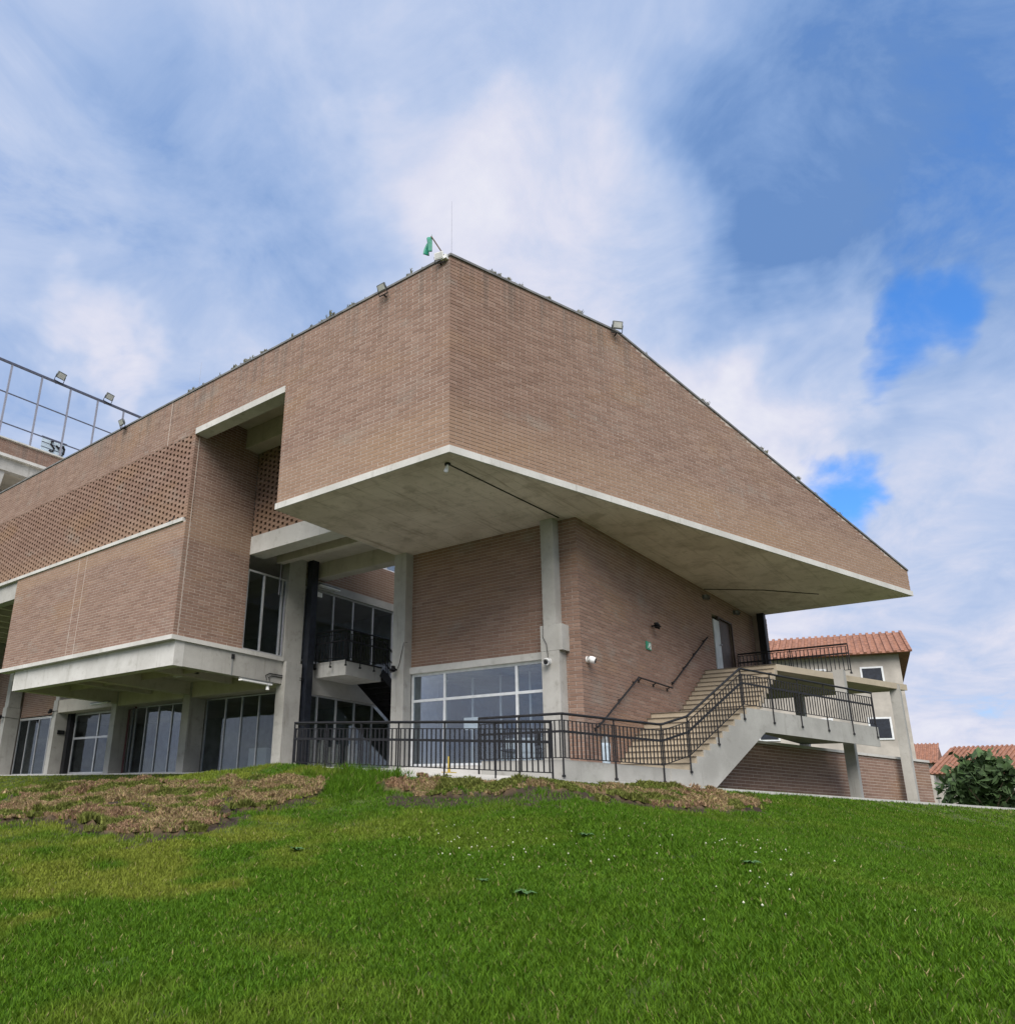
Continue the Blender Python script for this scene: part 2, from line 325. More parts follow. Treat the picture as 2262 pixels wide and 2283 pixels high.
c = np.array([.045, .080, .014])*(1-nv)+np.array([.085, .105, .025])*nv; c = c*(.6+.8*nf)
c = np.where(sod[..., None], np.array([.13, .090, .048])*(.4+1.1*nf), c); c = np.where(soil[..., None], np.array([.045, .032, .024])*(.6+.8*nf), c)
def np_mesh(name, verts, faces, mat, cols=None, parent=None):
    me = bpy.data.meshes.new(name); k = faces.shape[1]
    me.vertices.add(len(verts)); me.vertices.foreach_set('co', verts.astype(np.float32).ravel())
    me.loops.add(faces.size); me.loops.foreach_set('vertex_index', faces.astype(np.int32).ravel())
    me.polygons.add(len(faces)); me.polygons.foreach_set('loop_start', np.arange(0, faces.size, k, dtype=np.int32)); me.polygons.foreach_set('loop_total', np.full(len(faces), k, np.int32))
    me.update(calc_edges=True)
    if cols is not None:
        a = me.color_attributes.new('Col', 'FLOAT_COLOR', 'POINT'); cc = np.ones((len(verts), 4), np.float32); cc[:, :3] = cols; a.data.foreach_set('color', cc.ravel())
    me.materials.append(mat); o = bpy.data.objects.new(name, me); COL.objects.link(o)
    if parent: o.parent = parent
    return o
nx, ny = X.shape; idx = np.arange(nx*ny).reshape(nx, ny)
F4 = np.stack([idx[:-1, :-1], idx[1:, :-1], idx[1:, 1:], idx[:-1, 1:]], -1).reshape(-1, 4)
g = np_mesh('ground', np.stack([X, Y, Z], -1).reshape(-1, 3), F4, M_SOIL, c.reshape(-1, 3)); tag(g, kind='structure')
g.data.polygons.foreach_set('use_smooth', [True]*len(g.data.polygons))

def grass(name, n_cl, per, r0, r1, sel, hgt, wid, colf, kindlab, a0=-14, a1=86):
    u = rng.random(n_cl); r = r0+(r1-r0)*u; th = R(a0)+rng.random(n_cl)*R(a1-a0); cx_, cy_ = r*np.cos(th), r*np.sin(th)
    x = (cx_[:, None]+rng.normal(0, .045, (n_cl, per))*(1+r[:, None]*.05)).ravel(); y = (cy_[:, None]+rng.normal(0, .045, (n_cl, per))*(1+r[:, None]*.05)).ravel(); clr = np.repeat(rng.random(n_cl), per)
    k = (outd(x, y) > .02); x, y, clr = x[k], y[k], clr[k]; k = sel(x, y, clr); x, y, clr = x[k], y[k], clr[k]
    n = len(x); z = T(x, y)-.01; rr = np.hypot(x, y); h = hgt(x, y, clr)*(.6+.8*rng.random(n)); w_ = wid*(.5+.075*rr)*(.7+.6*rng.random(n))
    a = rng.random(n)*2*np.pi; lean = h*(.15+.75*rng.random(n)); la = a+rng.normal(0, .8, n)
    dx, dy = np.cos(a+np.pi/2)*w_, np.sin(a+np.pi/2)*w_; lx, ly = np.cos(la)*lean, np.sin(la)*lean
    P = np.zeros((n, 5, 3)); P[:, 0] = np.stack([x-dx, y-dy, z], -1); P[:, 1] = np.stack([x+dx, y+dy, z], -1)
    P[:, 2] = np.stack([x-dx*.7+lx*.35, y-dy*.7+ly*.35, z+h*.6], -1); P[:, 3] = np.stack([x+dx*.7+lx*.35, y+dy*.7+ly*.35, z+h*.6], -1); P[:, 4] = np.stack([x+lx, y+ly, z+h], -1)
    if r0 >= 13:
        P = P[:, [0, 1, 4]]; Fc = np.arange(n*3).reshape(n, 3); C = np.repeat(colf(x, y, clr, n), 3, 0)
    else:
        b = np.arange(n)[:, None]*5; Fc = np.concatenate([b+np.array([[0, 1, 3]]), b+np.array([[0, 3, 2]]), b+np.array([[2, 3, 4]])], 0); C = np.repeat(colf(x, y, clr, n), 5, 0)
    o = np_mesh(name, P.reshape(-1, 3), Fc, M_GRASS, C); tag(o, kindlab[0], kindlab[1], kind='stuff'); return o
def gcol(x, y, clr, n):
    f = vnoise(x, y, .45, 12)*.5+vnoise(x, y, 1.7, 14)*.5; dry = np.clip((f-.43)*4.0, 0, 1)*ss(3, 9, np.hypot(x, y))
    right = ss(.55, .95, np.arctan2(y, x)); dry = dry*(.25+.75*right)
    lush_ = np.array([.046, .118, .003]); mid = np.array([.088, .175, .006]); yel = np.array([.24, .245, .035])
    t = rng.random(n); c = lush_*(1-t)[:, None]+mid*t[:, None]; c = c*(1-dry*.6)[:, None]+yel*(dry*.6)[:, None]
    top = ((outd(x, y) < 3.2) & (y > 15.5)); c = np.where(top[:, None], c*.45+np.array([.20, .24, .03])*.55, c)
    s = rng.random(n) < .022; c = np.where(s[:, None], np.array([.30, .25, .11]), c); return c*(.84+.55*clr)[:, None]
def gsel(x, y, clr):
    sod, soil, lush = masks(x, y); keep = np.ones(len(x), bool); q = rng.random(len(x))
    keep &= ~(sod | soil) | (q < .08) | (soil & (q < .22)) | ((vnoise(x, y, 2.4, 24) > .66) & sod); keep &= ~((vnoise(x, y, 2.2, 20) > .86) & (q < .6)); return keep
for _nm, _n, _p, _r0, _r1, _a0, _a1 in (('grass', 62000, 10, 4.4, 13, -8, 78), ('middle_grass', 66000, 10, 13, 27, -4, 80), ('far_grass', 9000, 8, 27, 48, 54, 80), ('right_grass', 14000, 10, 27, 52, -10, 17)): grass(_nm, _n, _p, _r0, _r1, gsel, lambda x, y, c_: (.045+.045*vnoise(x, y, 1.1, 15)+.16*masks(x, y)[2]+.02*c_)*.72, .0058, gcol,
      ('short green lawn grass on the slope in front of the building' if _nm == 'grass' else 'thin strip of lawn in front of the loggia at the far left' if _nm == 'far_grass' else 'strip of lawn running off to the right beyond the stairs' if _nm == 'right_grass' else 'upper part of the lawn below the ramp and terrace', 'grass'), _a0, _a1)
def dcol(x, y, clr, n):
    f = vnoise(x, y, 1.8, 16); t = rng.random(n)[:, None]
    c = np.array([.42, .285, .15])*(1-t)+np.array([.55, .42, .23])*t; gr = (f > .58) | (clr > .88); c = np.where(gr[:, None], np.array([.24, .27, .06])*(.6+.6*t), c)
    pk = (vnoise(x, y, .9, 22) > .62); c = np.where((pk & ~gr)[:, None], np.array([.46, .30, .18]), c); return c*(.50+.55*clr)[:, None]
for _nm, _n, _r0, _r1, _a0, _a1 in (('dry_sod', 120000, 9, 21.5, 12, 72), ('dry_sod_far', 26000, 21.5, 36, 56, 78)): grass(_nm, _n, 8, _r0, _r1, lambda x, y, c_: masks(x, y)[0] & ~masks(x, y)[1], lambda x, y, c_: .035+.09*vnoise(x, y, 3, 17)**1.5, .012, dcol,
      ('patches of dried brown and yellow turf laid along the top of the slope' if _nm == 'dry_sod' else 'dried turf at the far left end of the brown patch', 'turf'), _a0, _a1)
# clover flowers
fl = MB()
for (cxf, cyf, sx, sy, nn) in ((9.2, 4.6, 1.6, 1.2, 30), (8.2, 5.9, 1.0, .8, 26), (9.8, 7.0, .9, .8, 18), (7.4, 2.2, .9, .5, 16), (10.5, 3.3, 1.4, 1, 22)):
    for _ in range(nn):
        x, y = random.gauss(cxf, sx*.6), random.gauss(cyf, sy*.6)
        if outd(np.array(x), np.array(y)) < .5: continue
        z = float(T(np.array([x]), np.array([y]))[0])+random.uniform(.03, .07); r = random.uniform(.006, .012)
        fl.add([(x+r, y, z), (x, y+r, z), (x-r, y, z), (x, y-r, z), (x, y, z+r*1.2), (x, y, z-r)], [(0,1,4),(1,2,4),(2,3,4),(3,0,4),(1,0,5),(2,1,5),(3,2,5),(0,3,5)])
tag(fl.build('clover_flowers', plain('clover_cream', (.55, .55, .42), .8)), 'tiny pale clover flowers scattered through the lawn', 'flowers', kind='stuff')
# broad-leaved lawn weeds
def rosette(r, n, seed):
    rd = random.Random(seed); m = MB()
    for k in range(n):
        a = 2*math.pi*k/n+rd.uniform(-.3, .3); l = r*rd.uniform(.7, 1.1); w_ = l*.22; d = Vector((math.cos(a), math.sin(a), 0)); s_ = Vector((-d.y, d.x, 0))
        m.add([s_*w_*.3, -s_*w_*.3, d*l*.55+s_*w_+Vector((0, 0, l*.35)), d*l*.55-s_*w_+Vector((0, 0, l*.30)), d*l+Vector((0, 0, l*.22))], [(0, 1, 3, 2), (2, 3, 4)])
    return m
ros0 = None
for i, (x, y, where) in enumerate([(6.95, 4.9, 'at the middle of the slope'), (6.6, 4.2, 'near the bottom edge of the lawn in the middle'), (7.6, 8.3, 'below the left dry turf patch'), (8.6, 2.9, 'at the right of the lawn'), (9.6, 5.2, 'on the green slope below the stairs')]):
    z = float(T(np.array([x]), np.array([y]))[0])+.03
    if ros0 is None: ros0 = rosette(.13, 9, 3).build('broadleaf_weed', plain('rosette_leaf', (.05, .12, .03), .7, 0, .3, 20)); o = ros0
    else: o = inst(ros0, (0, 0, 0))
    o.location = (x, y, z); o.rotation_euler = (0, 0, i*1.3); o.scale = [random.uniform(.7, 1.2)]*3
    tag(o, 'flat broad-leaved rosette '+where, 'weed', 'broad-leaved weeds in the lawn')

# ------------------------------------------------------------------ main dimensions
XA = 13.10; CY = 10.04; YN = 15.97; YC = 20.30; ZS = 7.77; ZT = 13.10; TB = 5.86; LB = 20.0
def bpt(t, off=0.): return (XA+BD[0]*t-NB[0]*off, CY+BD[1]*t-NB[1]*off)       # off > 0 stands proud of the skewed facade
def ztop(t): return ZT if t < TB else ZT-.313*(t-TB)
bld = empty('brick_building', (XA, CY, 1.0), 'large brown brick building with an angular upper storey overhanging on concrete columns', 'building')
def P(mb, name, mat, label=None, smooth=False, parent=None):
    o = mb.build(name, mat, None, smooth); o.parent = parent or bld
    if (parent or bld) is bld: o.matrix_parent_inverse = Matrix.Translation(-bld.location)
    if label: o['label'] = label
    return o

# ------------------------------------------------------------------ brickwork
BR = {'bld': [], 'tower': []}
def brick_rect(P0, u, n, Lh, z0, z1, top=None, perf=False, key='bld', phase=0., pitch=.40, course=.0945, joint=.0165, depth=.03):
    if perf: pitch, ln, depth, jh = .44, .318, .12, .004
    else: ln, jh = pitch-joint, joint
    k = 0; z = z0+jh*.5
    while z < z1-.03:
        off = ((k % 2)*.5+phase)*pitch if not perf else (k % 2)*.22+phase
        if not perf: off += .35*joint*random.random()
        a = -pitch+off % pitch
        while a < Lh:
            u0, u1 = max(a, 0), min(a+ln, Lh)
            if u1-u0 > .03:
                zt0 = zt1 = min(z+course-jh, z1)
                if top:
                    zt0, zt1 = min(zt0, top(u0)), min(zt1, top(u1))
                if zt1-z > .012: BR[key].append((P0, u, n, u0, u1, z, zt0, zt1, depth, random.uniform(-.0016, .0016), perf, (not top or zt0 == zt1) and abs(u1-u0-ln) < 1e-6))
            a += pitch
        z += course; k += 1
uy, ux = (0., 1.), (1., 0.); nW, nS = (-1., 0.), (0., -1.)
brick_rect((XA, CY), uy, nW, YN-CY, 7.95, ZT)
brick_rect((XA, YN), uy, nW, YC-YN, 11.62, ZT)
brick_rect((XA, YC), uy, nW, 24.0, 11.46, ZT)
brick_rect((XA, YC+.10), uy, nW, 23.9, 8.57, 11.45, perf=True); brick_rect((XA, YC), uy, nW, .10, 8.57, 11.46)
brick_rect((XA, YC), uy, nW, 11.55, 4.83, 8.44)
brick_rect((XA, CY), tuple(BD), tuple(-NB), LB, 7.95, ZT, top=ztop)
brick_rect((XA, YC), ux, nS, 2.6, 4.83, 12.35)
brick_rect((15.70, YN), uy, nW, YC-YN, 8.62, 11.75, perf=True)
brick_rect((18.40, 10.74), uy, nW, 4.76, 4.18, ZS); brick_rect((18.40, 9.83), uy, nW, .55, 1.25, ZS)
brick_rect((18.40, 9.83), ux, nS, 9.50, 1.25, ZS); brick_rect((27.9, 9.83), ux, nS, 1.95, 7.02, ZS); brick_rect((29.85, 9.83), ux, nS, 2.45, 4.95, ZS)
brick_rect((32.3, 9.55), ux, nS, .8, 4.95, ZS)
brick_rect((18.3, YC), ux, nS, 8.0, 7.82, 9.12)
brick_rect((18.2, 36.1), uy, nW, 4.85, 3.95, 5.6); brick_rect((18.2, 41.45), uy, nW, 6.0, 1.2, 7.9)
pr = np.array([15.9, 9.04])+BD*6.6+NB*1.6; brick_rect(tuple(pr), tuple(BD), tuple(-NB), 12.6, .55, 2.30)
brick_rect((10.0, 40.0), ux, nS, 22.0, 16.98, 17.77, key='tower')

def brick_geo(b, flat=True):
    P0, u, n, u0, u1, zb, zt0, zt1, d, j, perf, ok = b; u = Vector((*u, 0)); n = Vector((*n, 0)); O = Vector((*P0, 0))
    f = O+n*j; k = O-n*d
    a, c_ = f+u*u0, f+u*u1; e, g_ = k+u*u0, k+u*u1; V = lambda p, z: (p.x, p.y, z)
    return [V(a, zb), V(c_, zb), V(c_, zt1), V(a, zt0), V(e, zb), V(g_, zb), V(g_, zt1), V(e, zt0)]
BF = [(0, 1, 2, 3), (1, 5, 6, 2), (4, 0, 3, 7), (3, 2, 6, 7), (4, 5, 1, 0)]
def visarea(b):
    P0, u, n, u0, u1, zb, zt0, zt1 = b[:8]; m = (u0+u1)/2; p = Vector((P0[0]+u[0]*m, P0[1]+u[1]*m, (zb+zt0)/2)); d = p.length
    return -(p.x*n[0]+p.y*n[1])/d*(u1-u0)*(zt0-zb)/d/d if b[11] and not b[10] else 0
order = sorted(range(len(BR['bld'])), key=lambda i: -visarea(BR['bld'][i])); single = set(order[:300])
def stuff(key, parent, pinv=None):
    vv, ff = [], []
    for i, b in enumerate(BR[key]):
        if key == 'bld' and i in single: continue
        k = len(vv); vv += brick_geo(b); ff += [tuple(k+q for q in f) for f in BF]
    me = bpy.data.meshes.new('brickwork'); me.from_pydata(vv, [], ff); me.update(); me.materials.append(MB_BRICK)
    o = bpy.data.objects.new('brickwork', me); COL.objects.link(o); o.parent = parent; o.matrix_parent_inverse = Matrix.Translation(-parent.location); o['kind'] = 'stuff'; return o
stuff('bld', bld)
bm_cache = {}
for i in order[:300]:
    b = BR['bld'][i]; kk = (b[1], round(b[4]-b[3], 3), round(b[6]-b[5], 3)); v = brick_geo(b); c0 = Vector(v[0])
    if kk not in bm_cache:
        me = bpy.data.meshes.new('brick'); me.from_pydata([Vector(q)-c0 for q in v], [], BF); me.update(); me.materials.append(MB_BRICK); bm_cache[kk] = me
    o = bpy.data.objects.new('brick', bm_cache[kk]); COL.objects.link(o); o.parent = bld; o.location = c0-bld.location

# mortar bodies (10 mm behind the brick faces)
e = .0045
P(MB().prism([(XA+e, YN-.02), (XA+e, CY+.01), bpt(TB, -e), bpt(LB-.01, -e), (32.28, YN-.02), (18.74, YN-.02)], 7.93, lambda x, y: (ZT-.02 if ((x-XA)*BD[0]+(y-CY)*BD[1]) < TB+.02 else ztop((x-XA)*BD[0]+(y-CY)*BD[1])-.02)), 'upper_storey_wall', MB_MORTAR)
P(MB().box(XA+e, XA+.40, YN-.02, YC+.2, 11.6, ZT-.02).box(XA+e, XA+.3, YC+.2, 44.3, 11.46, ZT-.02), 'parapet_wall', MB_MORTAR)
P(MB().box(XA+e, XA+.25, YC+e, 31.85, 4.8, 8.44).box(XA+.25, 15.69, YC+e, YC+.18, 4.8, 12.6).box(XA+.25, 17.5, 31.7, 31.84, 4.8, 8.44), 'bay_wall', MB_MORTAR)
P(MB().box(18.41, 18.6, 10.4, 15.8, 4.17, ZS).box(18.41, 18.6, 9.84, 10.4, 1.2, ZS), 'front_wall', MB_MORTAR)
P(MB().box(18.6, 27.9, 9.84, 10.0, 1.2, ZS).box(27.9, 29.85, 9.84, 10.0, 7.02, ZS).box(29.85, 32.31, 9.84, 10.0, 4.9, ZS).box(32.31, 33.09, 9.56, 9.9, 4.9, ZS), 'side_wall', MB_MORTAR)
P(MB().box(18.3, 26.3, YC+e, YC+.2, 7.8, 9.11), 'passage_wall', MB_MORTAR)
P(MB().box(18.21, 18.4, 36.1, 40.95, 3.9, 5.6).box(18.21, 18.4, 41.4, 47.4, 1.2, 7.9), 'loggia_wall', MB_MORTAR)
pa, pb = pr+NB*e, pr+BD*12.6+NB*e
P(MB().prism([tuple(pa), tuple(pb), tuple(pb+NB*.2), tuple(pa+NB*.2)], .4, 2.30), 'retaining_wall', MB_MORTAR)
# interiors
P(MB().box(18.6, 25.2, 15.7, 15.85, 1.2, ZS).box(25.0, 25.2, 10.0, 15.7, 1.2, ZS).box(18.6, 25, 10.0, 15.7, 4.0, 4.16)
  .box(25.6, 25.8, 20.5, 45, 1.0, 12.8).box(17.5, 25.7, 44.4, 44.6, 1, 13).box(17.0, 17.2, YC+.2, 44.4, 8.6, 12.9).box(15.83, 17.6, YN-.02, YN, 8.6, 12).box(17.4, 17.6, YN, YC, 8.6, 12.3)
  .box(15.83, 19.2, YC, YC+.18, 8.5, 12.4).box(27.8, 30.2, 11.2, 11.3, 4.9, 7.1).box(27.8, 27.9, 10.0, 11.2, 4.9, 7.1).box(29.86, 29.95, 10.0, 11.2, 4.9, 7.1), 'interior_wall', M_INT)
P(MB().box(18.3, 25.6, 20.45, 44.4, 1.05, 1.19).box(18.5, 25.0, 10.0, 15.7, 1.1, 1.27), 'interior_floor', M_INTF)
P(MB().box(13.4, 19.2, YN, YC+.02, 12.35, 13.0).box(13.4, 25.7, YC+.2, 44.3, 12.75, 13.0).box(13.5, 25.7, YC+.2, 44.3, 8.30, 8.44), 'roof_slab', M_BEAM)
P(MB().box(27.8, 30.2, 10.0, 11.3, 4.8, 4.94).box(27.8, 30.2, 10.0, 11.3, 7.05, 7.2), 'doorway_lining', M_INT)

for yj in (26.3, 26.82): P(MB().box(XA-.004, XA+.02, yj-.012, yj+.012, 4.83, 8.44), 'movement_joint', MB_MORTAR)
P(MB().box(XA+.15, XA+.175, YC-.004, YC+.02, 4.83, 11.38), 'movement_joint', MB_MORTAR)
P(MB().box(XA-.004, XA+.02, 21.9, 21.925, 11.46, ZT), 'movement_joint', MB_MORTAR)
# concrete: bands, soffit, beams, columns
sof = [(XA-.04, YN+.02), (XA-.04, CY-.03), bpt(LB+.04, .04), (32.34, YN+.02)]
P(MB().prism(sof, ZS, 7.945), 'soffit_slab', M_BAND)
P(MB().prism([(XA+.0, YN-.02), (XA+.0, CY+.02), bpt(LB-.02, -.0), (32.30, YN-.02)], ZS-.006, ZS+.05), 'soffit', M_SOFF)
P(MB().prism([(XA-.03, 44.3), (XA-.03, CY-.03), bpt(TB, .03), bpt(TB, -.2), (XA+.22, CY+.1), (XA+.22, 44.3)], ZT, ZT+.06), 'coping', M_COPE)
c1, c2 = bpt(TB, .03), bpt(LB+.02, .03); c3, c4_ = bpt(LB+.02, -.2), bpt(TB, -.2)
P(MB().add([(*c1, ZT+.0), (*c2, ztop(LB)), (*c3, ztop(LB)), (*c4_, ZT), (*c1, ZT+.06), (*c2, ztop(LB)+.06), (*c3, ztop(LB)+.06), (*c4_, ZT+.06)], [(3,2,1,0),(4,5,6,7),(0,1,5,4),(1,2,6,5),(2,3,7,6),(3,0,4,7)]), 'coping', M_COPE)
P(MB().box(XA-.05, XA+.30, YC+.12, 44.3, 8.445, 8.565), 'concrete_band', M_BAND)
P(MB().box(XA-.07, XA+.3, YC-.07, 31.92, 4.69, 4.825).box(XA+.3, 17.42, YC-.07, YC+.3, 4.69, 4.825), 'floor_edge', M_BAND)
P(MB().box(XA-.02, XA+.44, YN+.001, YC-.001, 11.40, 11.61), 'lintel', M_BAND)
P(MB().box(XA+.44, XA+.46, YN+.001, YC-.001, 11.42, 12.35).box(15.12, 15.69, YN+.001, YC-.001, 11.65, 12.34), 'recess_beam', M_BEAM)
P(MB().box(XA+.12, XA+.45, YC+.0, 30.9, 3.94, 4.69), 'beam', M_BAND)
P(MB().box(XA+.45, 17.44, YC+.0, YC+.32, 3.95, 4.69), 'beam', M_CONC)
for yb in (25.45, 30.58): P(MB().box(XA+.45, 17.44, yb, yb+.34, 3.96, 4.42), 'beam', M_BEAM)
P(MB().box(XA+.45, 25.6, YC+.32, 31.9, 4.42, 4.685).box(18.42, 25.6, 31.9, 44.3, 4.42, 4.685), 'floor_slab', M_BEAM)
P(MB().box(17.5, 18.05, YC+.32, 35.7, 3.86, 4.42), 'beam', M_BEAM)
P(MB().box(15.35, 15.38, YC+.32, 30.6, 4.2, 4.42).box(14.3, 17.4, 22.9, 23.1, 4.15, 4.42).box(14.3, 17.4, 28.0, 28.2, 4.15, 4.42), 'joist', M_BEAM)
P(MB().box(XA+.08, XA+.45, 31.86, 44.3, 7.72, 8.443), 'beam', M_CONC)
for k in range(9): P(MB().box(XA+.45, 17.9, 32.6+1.3*k, 32.8+1.3*k, 7.95, 8.298), 'joist', M_BEAM)
P(MB().box(15.68, 16.30, YN+.03, YC-.002, 7.99, 8.61), 'passage_beam', M_BAND)
P(MB().box(16.30, 18.70, YN+.03, YC-.002, 8.40, 8.60).box(16.85, 17.10, YN+.03, YC-.002, 7.99, 8.40).box(18.70, 19.15, YN+.03, YC-.002, 7.86, 8.60), 'passage_beam', M_BEAM)
for i, (y0, y1) in enumerate([(20.12, 20.56), (25.4, 25.85), (30.56, 30.95), (35.70, 36.08), (41.0, 41.42)]):
    P(MB().box(17.45, 18.15, y0, y1, .8, 4.42 if i else 4.69), 'column', M_CONC)
P(MB().box(17.43, 18.20, 20.26, 20.62, 4.70, 8.6), 'column', M_CONC)
P(MB().box(17.5, 18.1, 35.7, 36.06, 4.43, 8.3), 'column', M_CONC); P(MB().box(17.5, 18.1, 41.0, 41.4, 4.43, 8.3), 'column', M_CONC)
C1 = P(MB().box(18.08, 18.42, 15.52, 16.0, .8, ZS-.007), 'column', M_CONC)
C2 = P(MB().box(18.10, 18.42, 10.36, 10.74, .8, ZS-.007), 'column', M_CONC)
P(MB().box(18.04, 18.43, 10.16, 10.80, 4.12, 4.80), 'collar', M_CONC); P(MB().box(18.045, 18.425, 10.27, 10.79, 1.0, 4.115), 'column_base', M_CONC)
P(MB().box(18.34, 18.62, 10.74, 15.52, 3.985, 4.178), 'lintel', M_BAND)
P(MB().box(18.25, 18.62, 10.74, 15.52, 1.15, 1.30), 'sill', M_KERB)
P(MB().box(18.3, 26.2, YC-.02, YC+.25, 7.52, 7.80).box(18.25, 26.2, YC+.0, YC+.3, 3.80, 4.60), 'passage_band', M_CONC)
P(MB().box(18.21, 18.4, 36.08, 41.0, 3.85, 3.95), 'lintel', M_BAND)
P(MB().prism([tuple(pr-NB*.05), tuple(pr+BD*12.6-NB*.05), tuple(pr+BD*12.6+NB*.25), tuple(pr+NB*.25)], 2.30, 2.38), 'wall_cap', M_KERB)
# steel columns
P(MB().box(18.26, 18.54, 19.98, 20.24, 1.0, 8.40), 'steel_column', M_NAVY); P(MB().box(18.0, 18.2, 35.36, 35.66, 1.0, 4.42), 'steel_column', M_BLACK)
P(MB().box(31.9, 32.15, 9.3, 9.55, 4.9, ZS-.01), 'steel_column', M_BLACK)

# windows: frame with panes and mullions
def window(ax, p, u0, u1, z0, z1, ms, trs=(), fr=.05, mat=M_ALU, gl=M_GLASS, name='window'):
    def bx(m, a, b, c_, d, k0, k1):
        return m.box(p+k0, p+k1, a, b, c_, d) if ax == 'x' else m.box(a, b, p+k0, p+k1, c_, d)
    m = MB(); bx(m, u0, u0+fr, z0, z1, 0, .06); bx(m, u1-fr, u1, z0, z1, 0, .06); bx(m, u0+fr, u1-fr, z1-fr, z1, 0, .06); bx(m, u0+fr, u1-fr, z0, z0+fr, 0, .06)
    W = P(m, name, mat); es = [u0+fr]+list(ms)+[u1-fr]; zs_ = [z0+fr]+list(trs)+[z1-fr]
    def sub(mb, nm, mt): o = mb.build(nm, mt, W); o.matrix_parent_inverse = (W.matrix_parent_inverse.copy()); o.parent = W; o.matrix_parent_inverse = Matrix.Identity(4); return o
    for q in ms: sub(bx(MB(), q-fr/2, q+fr/2, z0+fr, z1-fr, -.005, .055), 'mullion', mat)
    for i in range(len(es)-1):
        for q in trs: sub(bx(MB(), es[i]+(fr/2 if i else 0), es[i+1]-(fr/2 if i < len(es)-2 else 0), q-fr/2, q+fr/2, .001, .05), 'transom', mat)
        for j in range(len(zs_)-1): sub(bx(MB(), es[i], es[i+1], zs_[j], zs_[j+1], .026, .034), 'pane', gl)
    return W
XG = 18.20
window('x', XG, 20.56, 25.4, 1.19, 3.86, [21.35, 22.3, 23.25, 24.2])
window('x', XG, 25.85, 30.56, 1.19, 3.86, [27.6, 28.55, 29.45, 30.25])
window('x', XG, 30.95, 35.3, 1.19, 3.86, [33.2], [2.75], fr=.09)
window('x', XG+.02, 36.08, 41.0, 1.19, 3.85, [36.6, 37.75, 38.9, 40.0])
window('y', YC+.03, 15.70, 17.42, 4.826, 7.52, [16.42, 17.22], fr=.06)
window('x', 18.46, 10.74, 15.52, 1.30, 3.985, [11.83, 14.28], [3.18], fr=.075, mat=M_ALUW, gl=M_GLASSB)
window('y', YC+.05, 18.25, 26.2, 4.85, 7.52, [19.71, 20.73, 21.82, 22.95, 24.0], fr=.07)
window('y', YC+.08, 18.25, 26.2, 1.19, 3.80, [19.2, 20.12, 21.05, 22.0, 23.0, 24.1], fr=.06)
window('y', YC+.10, 21.4, 26.2, 9.13, 10.6, [22.55, 23.7], fr=.08, mat=M_ALUW, gl=M_GLASSB)

# door at the top of the stairs
dr = P(MB().box(27.92, 28.46, 9.80, 9.86, 4.96, 6.82), 'door', M_PALEB, 'pale blue grey door leaf standing open beside the dark doorway')
dr.data.materials[0] = plain('door_paint', (.46, .50, .51), .5, 0, .12, 3)
h = MB().tube([(28.36, 9.74, 5.95), (28.36, 9.79, 5.95)], .02, 8).box(28.26, 28.38, 9.725, 9.745, 5.94, 5.96).build('handle', M_GALV, dr)
P(MB().box(28.54, 29.78, 9.90, 9.94, 4.95, 6.95), 'door', M_WOOD, 'brown inner door in the dark doorway')
P(MB().box(28.47, 28.53, 9.81, 9.86, 4.95, 7.02).box(29.79, 29.85, 9.81, 9.86, 4.95, 7.02).box(28.53, 29.79, 9.81, 9.86, 6.96, 7.02), 'door_frame', M_WOOD)

# ------------------------------------------------------------------ terrace, kerbs, ramp, landing
kb = MB().box(17.0, 17.25, 15.9, 44.5, .7, 1.13).build('kerb', M_KERB); tag(kb, kind='structure')
tr_ = MB().box(17.25, 26, 15.9, 44.5, .5, 1.10).box(15.9, 18.45, 11.2, 15.9, .5, 1.10).build('terrace', M_KERB); tag(tr_, kind='structure')
rampz = lambda x, y: .72+.0445*(y-8)
rp = MB().prism([(13.62, 8.0), (15.88, 8.0), (15.88, 15.3), (13.62, 15.3)], lambda x, y: rampz(x, y)-.10, rampz).build('ramp', M_KERB); tag(rp, kind='structure')
rk = MB().prism([(13.40, 8.6), (13.60, 8.6), (13.60, 15.5), (13.40, 15.5)], .2, lambda x, y: rampz(x, y)-.07).prism([(13.6, 15.32), (17.0, 15.32), (17.0, 15.6), (13.6, 15.6)], .3, 1.02).build('kerb', M_KERB); tag(rk, kind='structure')
dp = MB().box(13.60, 13.66, 7.7, 10.6, .52, .64).build('shadow_gap_strip', M_BLACK); tag(dp, 'black strip painting the shadow gap under the low end of the ramp', 'painted shadow')  # black strip stands in for the shadow gap under the ramp slab
L0 = np.array([15.9, 9.04]); la = [(15.9, 11.2), (15.9, 9.04), tuple(L0+BD*4.2), (19.93, 9.82), (18.4, 9.82), (18.4, 11.2)]
ld = MB().prism(la, .5, 1.22).build('landing', M_STAIR); tag(ld, kind='structure')
pv = MB().prism([tuple(L0-NB*.28+BD*1.2), tuple(L0-NB*.28+BD*22), tuple(L0-NB*.03+BD*22), tuple(L0-NB*.03+BD*1.2)], .3, .83).build('kerb', M_KERB); tag(pv, kind='structure')

